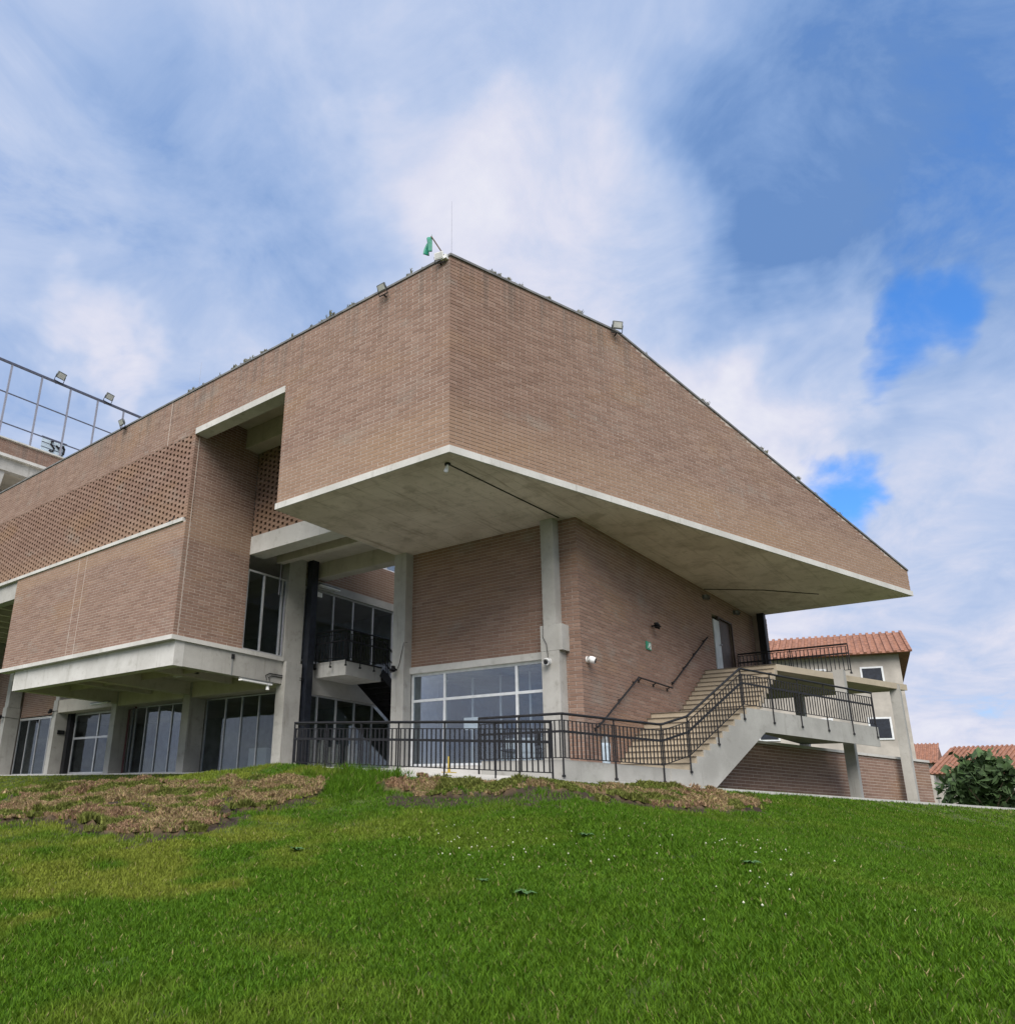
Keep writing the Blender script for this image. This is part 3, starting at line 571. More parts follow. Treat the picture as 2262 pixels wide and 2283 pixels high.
# exterior stairs: skewed outer edge
st = empty('outdoor_stairs', (19.93, 8, 1.2), 'wide concrete stairs with tan steps rising along the brick side wall', 'stairs')
def S(mb, name, mat, parent=None):
    o = mb.build(name, mat); o.parent = parent or st
    if parent is None: o.matrix_parent_inverse = Matrix.Translation(-st.location)
    return o
def yo(x, off=0.): return 9.04-.27795/.96059*(x-15.9)+off
for i in range(10):
    x0 = 19.93+.262*i; x1 = 22.55 if i < 9 else 24.15; z = 1.22+.172*(i+1)
    S(MB().prism([(x0, yo(x0, .02)), (x0+.30 if i < 9 else x1, yo(x0+.30 if i < 9 else x1, .02)), (x0+.30 if i < 9 else x1, 9.82), (x0, 9.82)], z-.172 if i < 9 else z-.16, z), 'step', M_STEP)
    S(MB().prism([(x0-.03, yo(x0, .02)), (x0, yo(x0, .02)), (x0, 9.82), (x0-.03, 9.82)], z-.012, z+.002), 'nosing', plain('dark_nosing', (.14, .12, .10), .8) if i == 0 else bpy.data.materials['dark_nosing'])
for j in range(11):
    x0 = 24.15+.26*j; z = 2.94+.172*(j+1); x1 = x0+.30 if j < 10 else 33.0
    S(MB().prism([(x0, 7.6), (x1, 7.6 if j < 10 else 5.2), (x1, 9.82), (x0, 9.82)], z-.2, z+(.12 if False else 0)), 'step', M_STEP)
    S(MB().box(x0-.03, x0, 7.6, 9.82, z-.012, z+.002), 'nosing', bpy.data.materials['dark_nosing'])
for xx, yy in ((28.7, 6.3), (32.6, 5.5), (32.6, 8.6)): S(MB().box(xx-.15, xx+.15, yy-.15, yy+.15, .2, 4.8), 'column', M_CONC)
# sawtooth stringer (outer face)
prof = [(19.55, .80)]
for i in range(10):
    x0 = 19.93+.262*i; prof += [(x0, 1.22+.172*i-(.0 if i else 0)), (x0, 1.22+.172*(i+1))]
prof += [(28.4, 2.94), (28.4, 2.36), (22.95, 2.36), (20.70, .80)]
prof[0:1] = [(19.2, .80), (19.2, 1.215)]
nP = len(prof); vsA = [(x, yo(x, -.02), z) for x, z in prof]+[(x, yo(x, .016), z) for x, z in prof]
S(MB().add(vsA, [tuple(range(nP)), tuple(range(nP, 2*nP))[::-1]]+[(i, i+nP, (i+1) % nP+nP, (i+1) % nP) for i in range(nP)]), 'stringer', M_STAIR)
S(MB().prism([(22.3, yo(22.3, .02)), (24.2, yo(24.2, .02)), (24.2, 9.8), (22.3, 9.8)], 2.5, 2.76), 'landing_slab', M_STAIR)
S(MB().prism([(24.2, yo(24.2, .02)), (28.4, yo(28.4, .02)), (28.4, 7.59), (24.2, 7.59)], 2.5, 2.938), 'walkway_slab', M_STAIR)

# ------------------------------------------------------------------ railings
BAL = {}
def railing(name, pts, label, hgt=1.0, post_every=1.5, sp=.125, bracket=.0, bar_bot=.06, bar_top=.86, mid=.62, group=None, mat=M_BLACK, drop=.22):
    root = empty(name, pts[0], label, 'railing', group); inv = Matrix.Translation(-Vector(pts[0]))
    def A(mb, nm):
        o = mb.build(nm, mat); o.parent = root; o.matrix_parent_inverse = inv; return o
    up = Vector((0, 0, 1)); V = [Vector(p) for p in pts]
    A(MB().tube([v+up*hgt for v in V], .030, 8), 'top_rail')
    m = MB(); m2 = MB(); m3 = MB()
    for a, b in zip(V, V[1:]):
        m.bar(a+up*mid, b+up*mid, .022, .052); m2.bar(a+up*bar_top, b+up*bar_top, .014, .02); m3.bar(a+up*bar_bot, b+up*bar_bot, .014, .02)
    A(m, 'mid_rail'); A(m2, 'upper_flat'); A(m3, 'lower_flat')
    k = ('b', round(bar_top-bar_bot, 2))
    if k not in BAL:
        me = bpy.data.meshes.new('baluster'); mm = MB().box(-.0115, .0115, -.0115, .0115, 0, bar_top-bar_bot); me.from_pydata(mm.v, [], mm.f); me.materials.append(mat); BAL[k] = me
    for a, b in zip(V, V[1:]):
        Ls = (Vector((b.x-a.x, b.y-a.y)).length); n = max(1, round(Ls/sp)); npst = max(1, round(Ls/post_every))
        for i in range(n):
            p = a.lerp(b, (i+.5)/n); o = bpy.data.objects.new('baluster', BAL[k]); COL.objects.link(o); o.parent = root; o.location = p+up*bar_bot-V[0]
        for i in range(0 if a is V[0] else 1, npst+1):
            p = a.lerp(b, i/npst); o = A(MB().box(p.x-.014, p.x+.014, p.y-.014, p.y+.014, p.z-drop, p.z+hgt-.03).box(p.x-.03, p.x+.03, p.y-.03, p.y+.03, p.z-drop-.05, p.z-drop), 'post')
    return root
XR = 13.62
railing('ramp_railing', [(14.05, 15.32, 1.06), (XR, 15.22, 1.06), (XR, 11.8, rampz(0, 11.8)+.03), (XR, 7.98, rampz(0, 8)+.03)], 'long black railing along the front of the ramp at the edge of the lawn', post_every=1.25, drop=.12)
E0 = L0-NB*.03
def ep(t, z): q = E0+BD*t; return (q[0], q[1], z)
tx = lambda x: (x-15.9)/BD[0]
railing('stair_railing', [(15.87, 11.25, 1.20), (15.87, 9.03, 1.20), ep(tx(18.96), 1.22), ep(tx(19.9), 1.50), ep(tx(22.13), 2.96), ep(tx(28.3), 2.96)], 'black railing round the landing and up the outer edge of the concrete stairs', post_every=1.3, drop=.30)
railing('deck_railing', [(29.9, 9.75, 4.93), (29.9, 8.0, 4.93), (29.9, 6.2, 4.93)], 'short black railing across the upper deck beyond the door', post_every=1.7, hgt=.93, drop=.02)
railing('balcony_railing', [(18.75, 20.1, 4.85), (18.75, 18.65, 4.85), (20.85, 18.65, 4.85)], 'thin black railing round the small concrete balcony in the passage', post_every=.62, sp=.16, hgt=1.0, drop=.2)

# wall handrails
def handrail(pts, label):
    r = empty('wall_handrail', pts[0], label, 'handrail', 'handrails on the side wall'); inv = Matrix.Translation(-Vector(pts[0]))
    o = MB().tube(pts, .026, 8).build('rail', M_BLACK, r); o.matrix_parent_inverse = inv
    for a, b in zip(pts, pts[1:]):
        a, b = Vector(a), Vector(b); n = max(1, int((b-a).length/1.0))
        for i in range(n+1):
            p = a.lerp(b, (i+.18)/(n+.36)); o = MB().bar(p, p+Vector((0, .09, -.05)), .025).box(p.x-.035, p.x+.035, 9.80, 9.826, p.z-.11, p.z-.03).build('bracket', M_BLACK, r); o.matrix_parent_inverse = inv
yh = 9.72
handrail([(18.85, yh, 2.22), (19.2, yh, 2.42), (21.45, yh, 3.84), (23.72, yh, 3.84)], 'black handrail on the brick wall, lower one with a level middle part')
handrail([(23.78, yh, 3.98), (27.0, yh, 5.98)], 'straight black handrail on the brick wall, upper one beside the door')

# ------------------------------------------------------------------ balcony and inner stair in the passage
bal = empty('passage_balcony', (19, 19, 4.4), 'small concrete balcony slab projecting into the open passage', 'balcony')
o = MB().box(18.92, 20.68, 18.80, 20.27, 4.34, 4.85).build('slab', M_BAND); o.parent = bal; o.matrix_parent_inverse = Matrix.Translation(-bal.location)
o = MB().bar((18.9, 18.79, 4.83), (20.7, 18.79, 4.83), .02, .05).build('edge_angle', M_BLACK); o.parent = bal; o.matrix_parent_inverse = Matrix.Translation(-bal.location)
ist = empty('steel_stair', (20.7, 19.4, 4.8), 'black steel stair descending from the small balcony inside the passage', 'stairs')
def I(mb, nm, mat=M_BLACK):
    o = mb.build(nm, mat); o.parent = ist; o.matrix_parent_inverse = Matrix.Translation(-ist.location)
for yy in (18.78, 20.1): I(MB().bar((20.68, yy, 4.66), (26.2, yy, 1.25), .03, .30), 'stringer')
for k in range(20): I(MB().box(20.7+.276*k, 21.0+.276*k, 18.8, 20.1, 4.62-.171*k, 4.66-.171*k).box(20.98+.276*k, 21.0+.276*k, 18.8, 20.1, 4.47-.171*k, 4.64-.171*k), 'tread')
I(MB().bar((20.7, 18.78, 5.8), (26.2, 18.78, 2.35), .04).bar((20.7, 18.78, 5.4), (26.2, 18.78, 1.95), .03).bar((20.7, 18.78, 5.1), (26.2, 18.78, 1.65), .03), 'side_rail')
for k in range(14): I(MB().box(20.9+.4*k, 20.92+.4*k, 18.77, 18.79, 4.55-.248*k, 5.68-.25*k), 'baluster')

# ------------------------------------------------------------------ small fittings
def flood(loc, rz, tilt, label, s=1., mat=M_GREY):
    r = empty('floodlight', loc, label, 'floodlight', 'floodlights on the roof edges', rz); r.scale = (s, s, s)
    b = MB().box(-.19, .19, -.035, .035, -.14, .14).box(-.15, .15, .035, .075, -.10, .10); b.build('housing', mat, r).rotation_euler = (tilt, 0, 0)
    for k in range(-3, 4): MB().box(k*.045-.006, k*.045+.006, .075, .11, -.10, .10).build('cooling_fin', mat, r).rotation_euler = (tilt, 0, 0)
    o = MB().box(-.155, .155, -.045, -.036, -.105, .105).build('lens', M_LENS, r); o.rotation_euler = (tilt, 0, 0)
    MB().bar((-.21, 0, 0), (-.21, .12, -.25), .02).bar((.21, 0, 0), (.21, .12, -.25), .02).bar((-.21, .12, -.25), (.21, .12, -.25), .03).bar((0, .12, -.25), (0, .30, -.27), .05, .03).build('bracket', M_BLACK, r)
    return r
flood((12.88, 12.12, 13.02), R(-90), R(28), 'grey floodlight on the left roof edge near the corner', .68)
flood((12.86, 24.82, 13.18), R(-90), R(28), 'grey floodlight on the left roof edge below the wire fence', .75)
q = bpt(5.62, .22); flood((q[0], q[1], 13.14), R(-40), R(20), 'grey floodlight on the right roof edge where it starts to slope', .75)
flood((16.71, 39.8, 22.42), R(10), R(35), 'left floodlight standing on top of the wire fence', 1.35); flood((19.66, 39.8, 22.40), R(10), R(35), 'right floodlight standing on top of the wire fence', 1.3)
def spot(loc, label):
    r = empty('ledge_spotlight', loc, label, 'spotlight', 'black spotlights on the concrete ledge')
    MB().tube([(0, .16, .05), (0, -.08, .09), (0, -.12, .1)], [.05, .07, .075], 10).build('lamp_head', M_BLACK, r); MB().box(-.03, .03, -.02, .06, 0, .06).box(-.06, .06, .1, .3, 0, .05).build('mount', M_BLACK, r)
spot((13.16, 21.12, 8.565), 'black spotlight on the concrete ledge next to the recess'); spot((13.16, 32.7, 8.565), 'black spotlight on the concrete ledge at the left edge')
def walllamp(loc, rz, label):
    r = empty('wall_lamp', loc, label, 'lamp', 'black lamps on the concrete columns', rz); r.scale = (.95, .95, .95)
    MB().tube([(0, 0, 0), (0, -.14, 0)], .03, 8).build('arm', M_BLACK, r); MB().tube([(0, -.10, .08), (0, -.16, .05), (0, -.2, -.06), (0, -.18, -.10)], [.03, .08, .11, .09], 10).build('shade', M_BLACK, r)
walllamp((17.44, 41.17, 3.93), R(-90), 'black lamp on the column at the left edge'); walllamp((17.44, 35.95, 3.92), R(-90), 'black lamp on the column with the plaque'); walllamp((18.07, 15.8, 4.11), R(-90), 'black lamp on the column left of the big window')
walllamp((22.81, 9.83, 5.58), 0, 'black lamp high on the brick side wall above the green sign')
def seccam(loc, rz, label, dark=False):
    r = empty('security_camera', loc, label, 'camera', 'security cameras under the overhang', rz); r.scale = (1.0, 1.0, 1.0)
    MB().tube([(0, 0, 0), (0, -.04, 0)], .085, 14).build('base_plate', M_GREY if dark else M_WHITE, r, True)
    MB().tube([(0, -.04, 0), (0, -.10, -.02)], .03, 10).build('arm', M_GREY if dark else M_WHITE, r); MB().tube([(-.03, -.06, .02), (.01, -.13, -.02), (.03, -.21, -.05)], [.07, .095, .08], 14).build('body', M_GREY if dark else M_WHITE, r, True)
    MB().tube([(.028, -.205, -.048), (.034, -.222, -.053)], .055, 10).build('lens', M_BLACK, r)
seccam((18.69, 9.83, 3.92), 0, 'white camera on the brick side wall near its corner'); seccam((18.05, 10.58, 3.84), R(-90), 'white camera on the column beside the big window')
seccam((27.25, 9.83, 7.45), 0, 'small dark camera under the soffit, the one with the cable', True); seccam((30.2, 9.83, 7.5), 0, 'small dark camera under the soffit above the doorway', True)
sl = empty('soffit_lamp', (13.53, 10.42, ZS), 'white bulb lamp hanging under the corner of the soffit', 'lamp')
MB().tube([(0, 0, 0), (0, 0, -.05)], .07, 12).build('base', M_BLACK, sl); MB().tube([(0, 0, -.05), (-.02, .0, -.12), (-.05, .01, -.22), (-.055, .01, -.25)], [.025, .04, .055, .03], 12).build('bulb', M_WHITE, sl, True)
tag(MB().tube([(13.55, 10.42, ZS-.02), (18.18, 10.2, ZS-.02)], .014, 6).build('cable_conduit', M_BLACK), 'black conduit across the soffit from the corner lamp to the column', 'conduit')
tag(MB().tube([(27.35, 9.8, ZS-.02), (28.6, 8.24, ZS-.02), (30.2, 6.9, ZS-.02)], .014, 6).build('cable_conduit', M_BLACK), 'dark conduit under the far end of the soffit beyond the camera', 'conduit')
tag(MB().box(22.29, 22.60, 9.80, 9.826, 4.80, 5.04).build('exit_sign', M_SIGN), 'small green emergency exit sign on the brick side wall', 'sign')
es = bpy.data.objects['exit_sign']
MB().tube([(22.46, 9.795, 4.985), (22.46, 9.793, 4.985)], .02, 10).bar((22.45, 9.795, 4.96), (22.43, 9.795, 4.89), .025, .008).bar((22.43, 9.795, 4.89), (22.37, 9.795, 4.85), .018, .008).bar((22.43, 9.795, 4.89), (22.48, 9.795, 4.84), .018, .008).bar((22.45, 9.795, 4.95), (22.51, 9.795, 4.92), .014, .008).box(22.535, 22.57, 9.794, 9.799, 4.83, 5.01).build('pictogram', M_WHITE, es)
tag(MB().box(17.62, 17.95, 35.66, 35.695, 2.92, 3.10).build('plaque', M_BLACK), 'small black plaque on the shaded face of a concrete column', 'sign')
def tubel(a, b, label):
    a, b = Vector(a), Vector(b); r = empty('tube_light', a, label, 'ceiling light', 'fluorescent fixtures under the concrete'); d = b-a
    MB().bar((0, 0, .05), d+Vector((0, 0, .05)), .12, .05).build('housing', M_GREY, r); MB().bar((0, 0, 0), d, .16, .045).build('diffuser', M_WHITE, r); return r
tubel((15.5, 20.0, 3.80), (16.75, 20.0, 3.80), 'tube light under the right beam beside the bent conduits'); tubel((16.9, 31.6, 3.9), (16.9, 30.2, 3.9), 'tube light in the left bay of the loggia')
tubel((15.9, 24.2, 4.3), (15.9, 22.9, 4.3), 'tube light under the slab in the middle of the loggia'); tubel((18.75, 20.15, 7.62), (19.75, 20.15, 7.62), 'tube light above the balcony in the passage')
ebx = MB().box(18.72, 18.98, 20.20, 20.27, 7.22, 7.38).build('emergency_box', M_WHITE); tag(ebx, 'small white box light on the wall left of the passage window', 'lamp')
el = MB().tube([(16.6, 19.98, 3.62), (16.60, 19.98, 3.75)], [.06, .05], 10).build('emergency_lamp', M_WHITE, None, True); tag(el, 'round white emergency lamp hanging under the right tube light', 'lamp')
def conduit(pts, label, r=.014, mat=M_BLACK, name='cable_conduit'):
    o = MB().tube(pts, r, 6).build(name, mat); tag(o, label, 'conduit'); return o
conduit([(16.55, 20.0, 3.86), (16.55, 20.0, 3.96), (16.72, 20.26, 4.12), (16.9, YC-.02, 4.22), (17.42, YC-.02, 4.22), (18.24, 20.09, 4.22)], 'upper of two bent conduits running on the right beam')
conduit([(16.68, 20.0, 3.86), (16.68, 20.0, 3.94), (16.85, 20.26, 4.08), (17.0, YC-.02, 4.15), (17.42, YC-.02, 4.15), (18.24, 20.09, 4.15)], 'lower of two bent conduits running on the right beam')
conduit([(15.36, YC-.015, 4.47), (15.36, YC-.015, 3.93)], 'short vertical conduit with a junction box on the right beam', .018, M_GREY)
tag(MB().box(15.31, 15.41, YC-.05, YC-.001, 4.46, 4.60).build('junction_box', M_BLACK), 'black junction box on the right concrete beam', 'junction box')
conduit([(17.0, 20.22, 8.0), (17.0, 20.24, 6.9), (17.28, 20.25, 6.88), (17.28, 20.25, 4.85)], 'pale downpipe in front of the upper window beside the column', .02, M_GALV, 'downpipe')
conduit([(18.0, 30.42, 1.15), (18.0, 30.42, 3.75), (18.1, 30.1, 3.8), (18.0, 30.42, 4.42)], 'maroon pipe beside a concrete column in the loggia', .04, M_MAROON, 'pipe')
conduit([(18.06, 15.75, 4.14), (18.06, 15.68, 4.3), (18.06, 15.53, 4.9), (18.2, 15.5, 4.93)], 'thin cable from the lamp up the column left of the big window', .008)
conduit([(18.02, 10.70, 4.95), (18.02, 10.72, 4.5), (18.02, 10.62, 4.3), (18.02, 10.58, 3.95)], 'thin cable down the column to the white camera', .008)
conduit([(17.43, 41.2, 3.92), (17.44, 40.99, 3.93), (18.1, 40.98, 3.90)], 'cable behind the lamp at the left edge', .01)
conduit([(17.43, 35.9, 3.92), (17.44, 35.69, 3.93), (18.1, 35.68, 3.90)], 'cable behind the lamp on the plaque column', .01)
conduit([(20.0, 42.3, 1), (20.0, 42.3, 1.05)], 'unused', .001) if False else None
# lightning rods
for x, y, z1_, lab in ((13.25, 10.12, 14.9, 'thin lightning rod at the roof corner'), (13.2, 20.6, 14.2, 'thin lightning rod on the left roof edge above the recess')):
    r = empty('lightning_rod', (x, y, ZT), lab, 'rod', 'lightning rods on the roof'); MB().tube([(0, 0, 0), (0, 0, z1_-ZT)], [.006, .003], 6).build('rod', M_GALV, r); MB().box(-.05, .05, -.05, .05, .05, .10).build('foot', M_GREY, r)
# corner floodlight and flag
flood((12.95, 10.28, 13.13), R(-75), R(15), 'pale floodlight at the very corner of the roof', .62, M_WHITE)
fg = empty('green_flag', (13.05, 10.40, 13.08), 'bright green flag on a leaning pole at the roof corner', 'flag')
MB().tube([(0, -.25, -.02), (-.1, .06, .62), (-.12, .12, .74)], .018, 6).build('pole', M_BARK, fg)
fv = []; fc = []
nu, nv_ = 10, 8
for i in range(nu+1):
    for j in range(nv_+1):
        u_ = i/nu; v_ = j/nv_; y = .10+.20*u_; z = .80-.52*v_*(1-.10*u_)-.16*u_*(1-v_)-.10*u_*v_; x = -.12+.07*math.sin(u_*9+v_*2)*(.3+u_)
        fv.append((x, y, z)); 
for i in range(nu):
    for j in range(nv_): a = i*(nv_+1)+j; fc.append((a, a+1, a+nv_+2, a+nv_+1))
o = MB().add(fv, fc).build('cloth', M_GREEN, fg, True); o.modifiers.new('s', 'SOLIDIFY').thickness = .006
MB().box(-.06, .06, -.30, -.14, -.06, .05).build('clamp', M_WHITE, fg)

# roof edge weeds
wm = []
for s_ in range(4):
    rd = random.Random(s_); m = MB()
    for k in range(16):
        a = rd.uniform(0, 6.28); l = rd.uniform(.06, .21); o_ = Vector((rd.uniform(-.15, .15), rd.uniform(-.05, .05), 0)); d = Vector((math.cos(a)*.5, math.sin(a)*.5, 1)).normalized(); s2 = Vector((math.cos(a+1.57), math.sin(a+1.57), 0))*.014
        m.add([o_-s2, o_+s2, o_+d*l*.6+s2*1.6, o_+d*l*.6-s2*1.6, o_+d*l], [(0, 1, 2, 3), (3, 2, 4)])
        for q_ in (.4, .7): c_ = o_+d*l*q_; m.add([c_, c_+s2*4+Vector((0, 0, .02)), c_+s2*2+Vector((0, 0, .05))], [(0, 1, 2)])
    me = bpy.data.meshes.new('roof_weed'); me.from_pydata(m.v, [], m.f); me.materials.append(M_LEAF); wm.append(me)
ys = [13.0, 13.5, 13.8, 14.25, 14.5, 14.7, 15.1, 15.9, 16.2, 16.45, 17.2, 17.7, 18.0, 18.2, 18.7, 19.2, 19.4, 19.6, 20.3, 20.8, 21.0, 21.6, 22.2, 11.0, 11.4]
for i, y in enumerate(ys):
    o = bpy.data.objects.new('roof_weed', wm[i % 4]); COL.objects.link(o); o.location = (XA+.08+random.uniform(-.05, .05), y, ZT+.05); o.rotation_euler = (0, 0, 1.4+random.uniform(-.4, .4)); o.scale = [random.uniform(.6, 1.25)]*3
    tag(o, 'small weed on the left roof edge, '+('between the corner and the first floodlight' if y < 12 else 'just left of the first floodlight' if y < 14 else 'above the concrete lintel of the recess' if y > 16 and y < 20.3 else 'between the floodlight and the recess' if y < 16.1 else 'left of the recess near the thin rod'), 'weed', 'weeds on the left roof edge')
for i, t in enumerate([1.3, 1.5, 1.9, 2.1, 2.3, 3.15, 3.3, 4.4, 7.0, 9.2, 9.45, 9.6, 12.1, 12.3, 14.0, 14.9, 15.2, 15.5, 15.9, 16.2]):
    o = bpy.data.objects.new('roof_weed', wm[i % 4]); COL.objects.link(o); q = bpt(t, -.05); o.location = (*q, ztop(t)+.05); o.rotation_euler = (0, 0, random.uniform(-.6, .2)); o.scale = [random.uniform(.5, 1.0)]*3
    tag(o, 'small weed on the right roof edge, '+('near the corner' if t < 2.5 else 'halfway between the corner and the floodlight' if t < 5 else 'high on the sloping part' if t < 11 else 'midway down the sloping part' if t < 13 else 'near the low end of the sloping part'), 'weed', 'weeds on the right roof edge')

# ------------------------------------------------------------------ rear block with sports fence
tw = empty('rear_brick_block', (14, 40, 13), 'taller brick block rising behind the roof at the far left', 'building')
def W(mb, nm, mat): o = mb.build(nm, mat); o.parent = tw; o.matrix_parent_inverse = Matrix.Translation(-tw.location); return o
BR['tower'] and stuff('tower', tw)
W(MB().box(10, 32, 40.01, 48, 16.95, 17.76), 'parapet', MB_MORTAR); W(MB().box(9.9, 32.1, 39.88, 40.3, 16.80, 16.96), 'concrete_band', M_BAND); W(MB().box(10.1, 31.9, 40.08, 40.5, 16.14, 16.80), 'beam', M_CONC)
W(MB().box(10.1, 31.9, 40.5, 48, 16.5, 16.8), 'slab', M_BEAM); W(MB().box(10, 32, 44, 44.3, 13, 16.5), 'back_wall', M_INT); W(MB().box(9.9, 32.1, 39.9, 48, 17.77, 17.84), 'coping', M_BAND)
for xx in (11.5, 14.0, 18.5, 24): W(MB().add([(xx, 40.2, 13), (xx+.5, 40.2, 13), (xx+.9, 40.2, 16.2), (xx+.4, 40.2, 16.2), (xx, 40.6, 13), (xx+.5, 40.6, 13), (xx+.9, 40.6, 16.2), (xx+.4, 40.6, 16.2)], [(0,1,2,3),(7,6,5,4),(0,4,5,1),(1,5,6,2),(2,6,7,3),(3,7,4,0)]), 'column', M_CONC)
fn = empty('sports_fence', (14.2, 40.1, 17.84), 'tall grid of thin metal posts and rails on the rear block roof', 'fence')
def Fp(mb, nm, mat): o = mb.build(nm, mat); o.parent = fn; o.matrix_parent_inverse = Matrix.Translation(-fn.location); return o
for k in range(-3, 9):
    x = 14.18+1.658*k; Fp(MB().box(x-.045, x+.045, 40.05, 40.13, 17.84, 22.05), 'post', M_GALV)
Fp(MB().box(9, 28, 40.03, 40.15, 22.03, 22.14), 'top_rail', M_GALVD)
for z in (20.36, 18.66): Fp(MB().box(9, 28, 40.06, 40.12, z-.025, z+.025), 'rail', M_GALVD)
sg = empty('rooftop_sign', (16.5, 40.2, 17.9), 'pale blue sign panel with black strokes behind the wire fence', 'sign')
MB().box(0, 1.3, .10, .13, .05, .85).build('panel', M_PALEB, sg); MB().bar((-.05, .1, .02), (1.4, .1, .02), .05).bar((-.05, .1, .90), (1.4, .1, .90), .05).bar((0, .1, .32), (1.3, .1, .32), .03).bar((0, .1, .6), (1.3, .1, .6), .03).build('frame', M_GALVD, sg)
MB().tube([(.62, .06, .80), (.50, .06, .74), (.50, .06, .60), (.62, .06, .50), (.72, .06, .40), (.68, .06, .24), (.55, .06, .20), (.46, .06, .24)], .05, 8).tube([(.80, .06, .62), (.95, .06, .50), (1.12, .06, .40)], .05, 8).tube([(1.15, .06, .72), (1.28, .06, .55), (1.26, .06, .25), (1.12, .06, .05)], .06, 8).build('stroke', M_BLACK, sg)

# ------------------------------------------------------------------ things seen through the glass
def low_chair(x, y, rz, label):
    r = empty('chair', (x, y, 1.27), label, 'chair', 'chairs inside the big window', rz)
    MB().box(-.22, .22, -.22, .22, .42, .46).build('seat', M_BLACK, r); MB().box(-.22, .22, .19, .23, .52, .88).build('backrest', M_BLACK, r)
    for sx in (-.19, .19):
        for sy in (-.19, .2): MB().box(sx-.015, sx+.015, sy-.015, sy+.015, 0, .88 if sy > 0 else .42).build('leg', M_BLACK, r)
for i, (x, y, rz, lab) in enumerate([(19.0, 13.05, .3, 'black chair inside the big window, leftmost'), (18.8, 12.3, -.4, 'black chair inside the big window beside the white table'), (18.78, 11.2, .8, 'black chair inside the big window nearest the column'), (20.2, 12.4, 2.6, 'black chair behind the white table inside the big window')]): low_chair(x, y, rz, lab)
tb = empty('white_table', (19.15, 11.75, 1.27), 'white table with a panelled front inside the big window', 'table')
MB().box(-.3, .4, -.95, .95, .72, .76).build('table_top', M_WHITE, tb); MB().box(-.29, -.26, -.85, .9, .10, .72).build('front_panel', M_WHITE, tb)
for sx in (-.25, .35):
    for sy in (-.9, .9): MB().box(sx-.02, sx+.02, sy-.02, sy+.02, 0, .72).build('leg', M_WHITE, tb)
tag(MB().box(18.56, 18.565, 13.18, 13.66, 2.28, 2.62).build('paper_notice', M_WHITE), 'white paper notice stuck inside the big window', 'notice')
pt = empty('glass_partition', (19.75, 13, 1.27), 'inner glazed partition behind the big window', 'partition')
MB().box(-.02, .02, -2.8, 2.5, .05, 2.65).build('pane', M_GLASS, pt)
for k in range(6): MB().box(-.03, .03, -2.8+k*1.0-.03, -2.8+k*1.0+.03, 0, 2.7).build('mullion', M_ALUW, pt)
bd = None
for i, x in enumerate(np.arange(19.0, 21.7, .24)):
    z1_ = 2.25+.12*math.sin(i*2.1)
    if 20.6 < x < 21.0: continue
    o = MB().box(-.09, .09, 0, .25, 0, z1_-1.2).build('leaning_board', M_CARD) if bd is None else None
    if bd is None: bd = o
    else: o = inst(bd, (0, 0, 0))
    o.location = (x, 20.5+.1*(i % 3), 1.19); o.scale = (1, 1, (z1_-1.2)/(bd.dimensions.z or 1) if i else 1); o.rotation_euler = (0, 0, .1*math.sin(i*5))
    tag(o, 'pale board stacked upright behind the passage glass, '+('nearest the dark steel column' if i == 0 else 'at the far right end of the row' if x > 21.4 else 'taller, in the middle of the row' if math.sin(i*2.1) > .5 else 'in the row'), 'board', 'pale boards behind the passage glass')
tag(MB().box(19.2, 20.0, 22.9, 23.9, 1.19, 2.1).build('white_cabinet', M_WHITE), 'low white cabinet behind the loggia glass near the passage', 'cabinet')
sk = empty('floor_signs', (14.4, 11.0, .86), 'yellow post standing on the ramp behind its railing', 'post')
MB().tube([(0, 0, 0), (0, 0, .36)], .03, 8).build('shaft', M_YEL, sk); MB().box(-.12, .12, -.12, .12, -.02, .03).build('foot', M_YEL, sk); sk.name = 'yellow_post'
bn = empty('litter_bin', (18.0, 9.1, 1.22), 'small pale blue and white bin on the landing behind the railing', 'bin')
MB().tube([(0, 0, 0), (0, 0, .45), (0, 0, .52)], [.09, .11, .10], 12).build('body', M_PALEB, bn); MB().tube([(0, 0, .52), (0, 0, .60), (0, 0, .72)], [.10, .08, .03], 12).build('lid', M_GREY, bn)

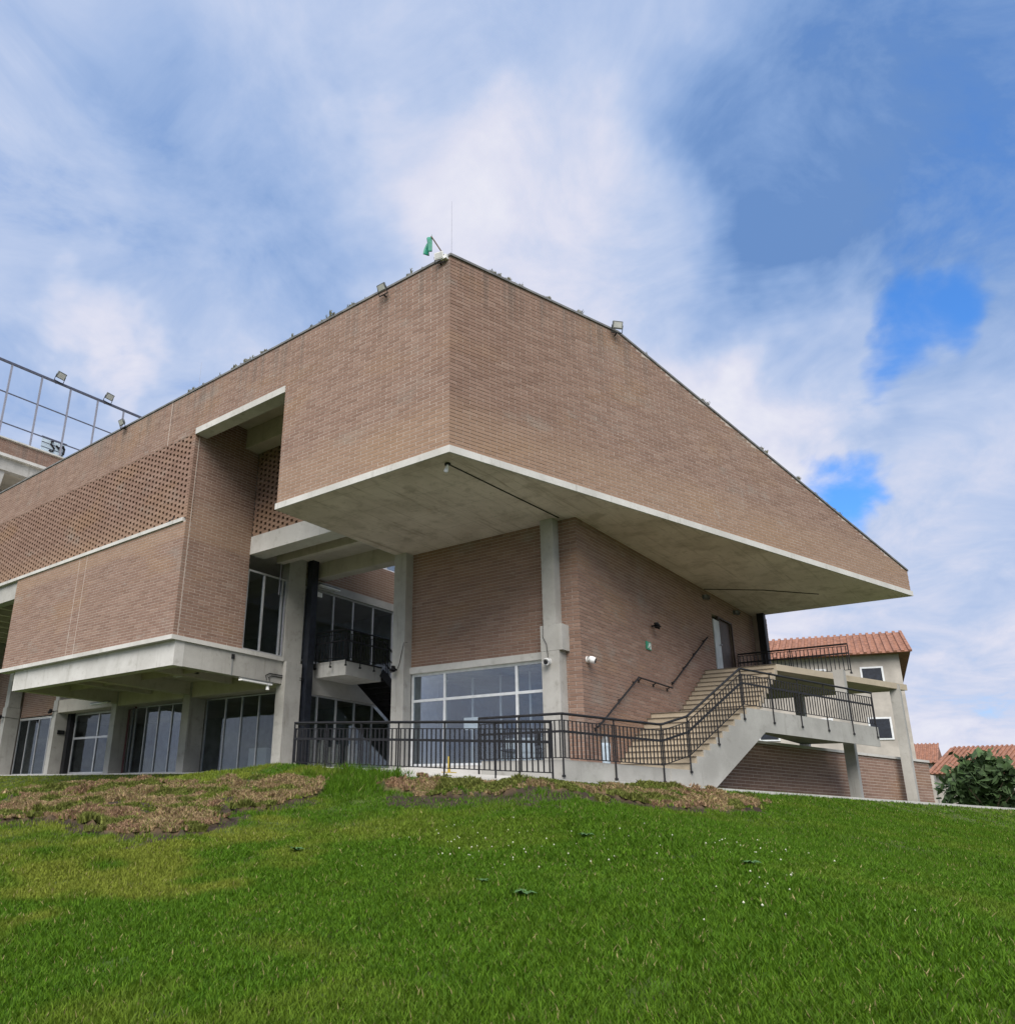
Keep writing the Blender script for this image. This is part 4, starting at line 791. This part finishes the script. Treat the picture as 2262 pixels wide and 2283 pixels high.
# ------------------------------------------------------------------ distance
def house(x, y, rz, w_, d_, h_, label, zb=-2.0):
    r = empty('tiled_house', (x, y, zb), label, 'house', 'houses in the distance', rz)
    MB().box(-w_/2, w_/2, -d_/2, d_/2, 0, h_).build('wall', M_RENDER, r)
    e_ = .6; rh = w_*.20; MB().add([(-w_/2-e_, -d_/2-e_, h_-.1), (w_/2+e_, -d_/2-e_, h_-.1), (w_/2+e_, d_/2+e_, h_-.1), (-w_/2-e_, d_/2+e_, h_-.1), (0, -d_/2-e_, h_+rh), (0, d_/2+e_, h_+rh)], [(0, 3, 5, 4), (2, 1, 4, 5), (0, 4, 1), (3, 2, 5), (3, 0, 1, 2)]).build('roof', M_TILE, r)
    m = MB(); n = int(d_/.35)
    for k in range(n):
        yy = -d_/2-e_+k*(d_+2*e_)/n
        m.bar((-w_/2-e_, yy, h_-.06), (0, yy, h_+rh+.05), .16, .12)
    o = m.build('tile_ridge', M_TILE, r); o['kind'] = 'stuff'
    for k in range(int(d_/3)):
        yy = -d_/2+1.5+k*3
        for fl_ in range(int(h_/3)):
            zz = 1.0+fl_*3; wdw = MB().box(-w_/2-.05, -w_/2+.05, yy-.6, yy+.6, zz, zz+1.3).build('window', M_ALUW, r); MB().box(-w_/2-.07, -w_/2-.055, yy-.5, yy+.5, zz+.1, zz+1.2).build('pane', M_NAVY, wdw)
house(60, 17, R(12), 12, 14, 12.1, 'house with an orange tiled roof seen beyond the end of the overhang'); house(95, 4, R(-10), 14, 16, 7, 'low tiled house far off to the right'); house(110, 24, R(5), 12, 16, 9, 'tiled house far behind the end of the stairs')
def tree(x, y, h_, seed, label):
    rd = random.Random(seed); z0 = -2.2; r = empty('distant_tree', (x, y, z0), label, 'tree', 'trees in the distance')
    m = MB().tube([(0, 0, 0), (.1, .05, h_*.3), (-.1, .1, h_*.55), (.1, 0, h_*.8)], [h_*.035, h_*.028, h_*.018, h_*.006], 8)
    for k in range(7): a = rd.uniform(0, 6.28); q = h_*rd.uniform(.35, .6); m.tube([(0, 0, q), (math.cos(a)*h_*.13, math.sin(a)*h_*.13, q+h_*.10), (math.cos(a)*h_*.24, math.sin(a)*h_*.24, q+h_*.2)], [h_*.012, h_*.008, h_*.003], 5)
    m.build('trunk', M_BARK, r)
    n = 2600; rs = np.random.default_rng(seed); cl = rs.normal(0, 1, (26, 3)); cl = cl/np.linalg.norm(cl, axis=1)[:, None]*rs.uniform(.3, 1, (26, 1))
    ctr = cl*np.array([h_*.28, h_*.28, h_*.26])+np.array([0, 0, h_*.66]); k = rs.integers(0, 26, n); p = ctr[k]+rs.normal(0, h_*.06, (n, 3)); s_ = h_*.022
    a = rs.normal(0, s_, (n, 3)); b = rs.normal(0, s_, (n, 3)); V_ = np.stack([p-a, p+b, p+a, p-b], 1).reshape(-1, 3)
    np_mesh('crown', V_, np.arange(4*n).reshape(n, 4), M_TREE, None, r)
for i, (x, y, h_, lab) in enumerate([(62, -6, 9, 'broad dark tree at the right beyond the stairs'), (75, 8, 8, 'round tree in front of the low tiled house'), (85, -16, 11, 'tall tree at the far right'), (70, 26, 8, 'tree beside the orange roofed house'), (58, -20, 8, 'small tree beyond the right of the lawn'), (105, -4, 12, 'far tree on the right horizon')]): tree(x, y, h_, i+1, lab)
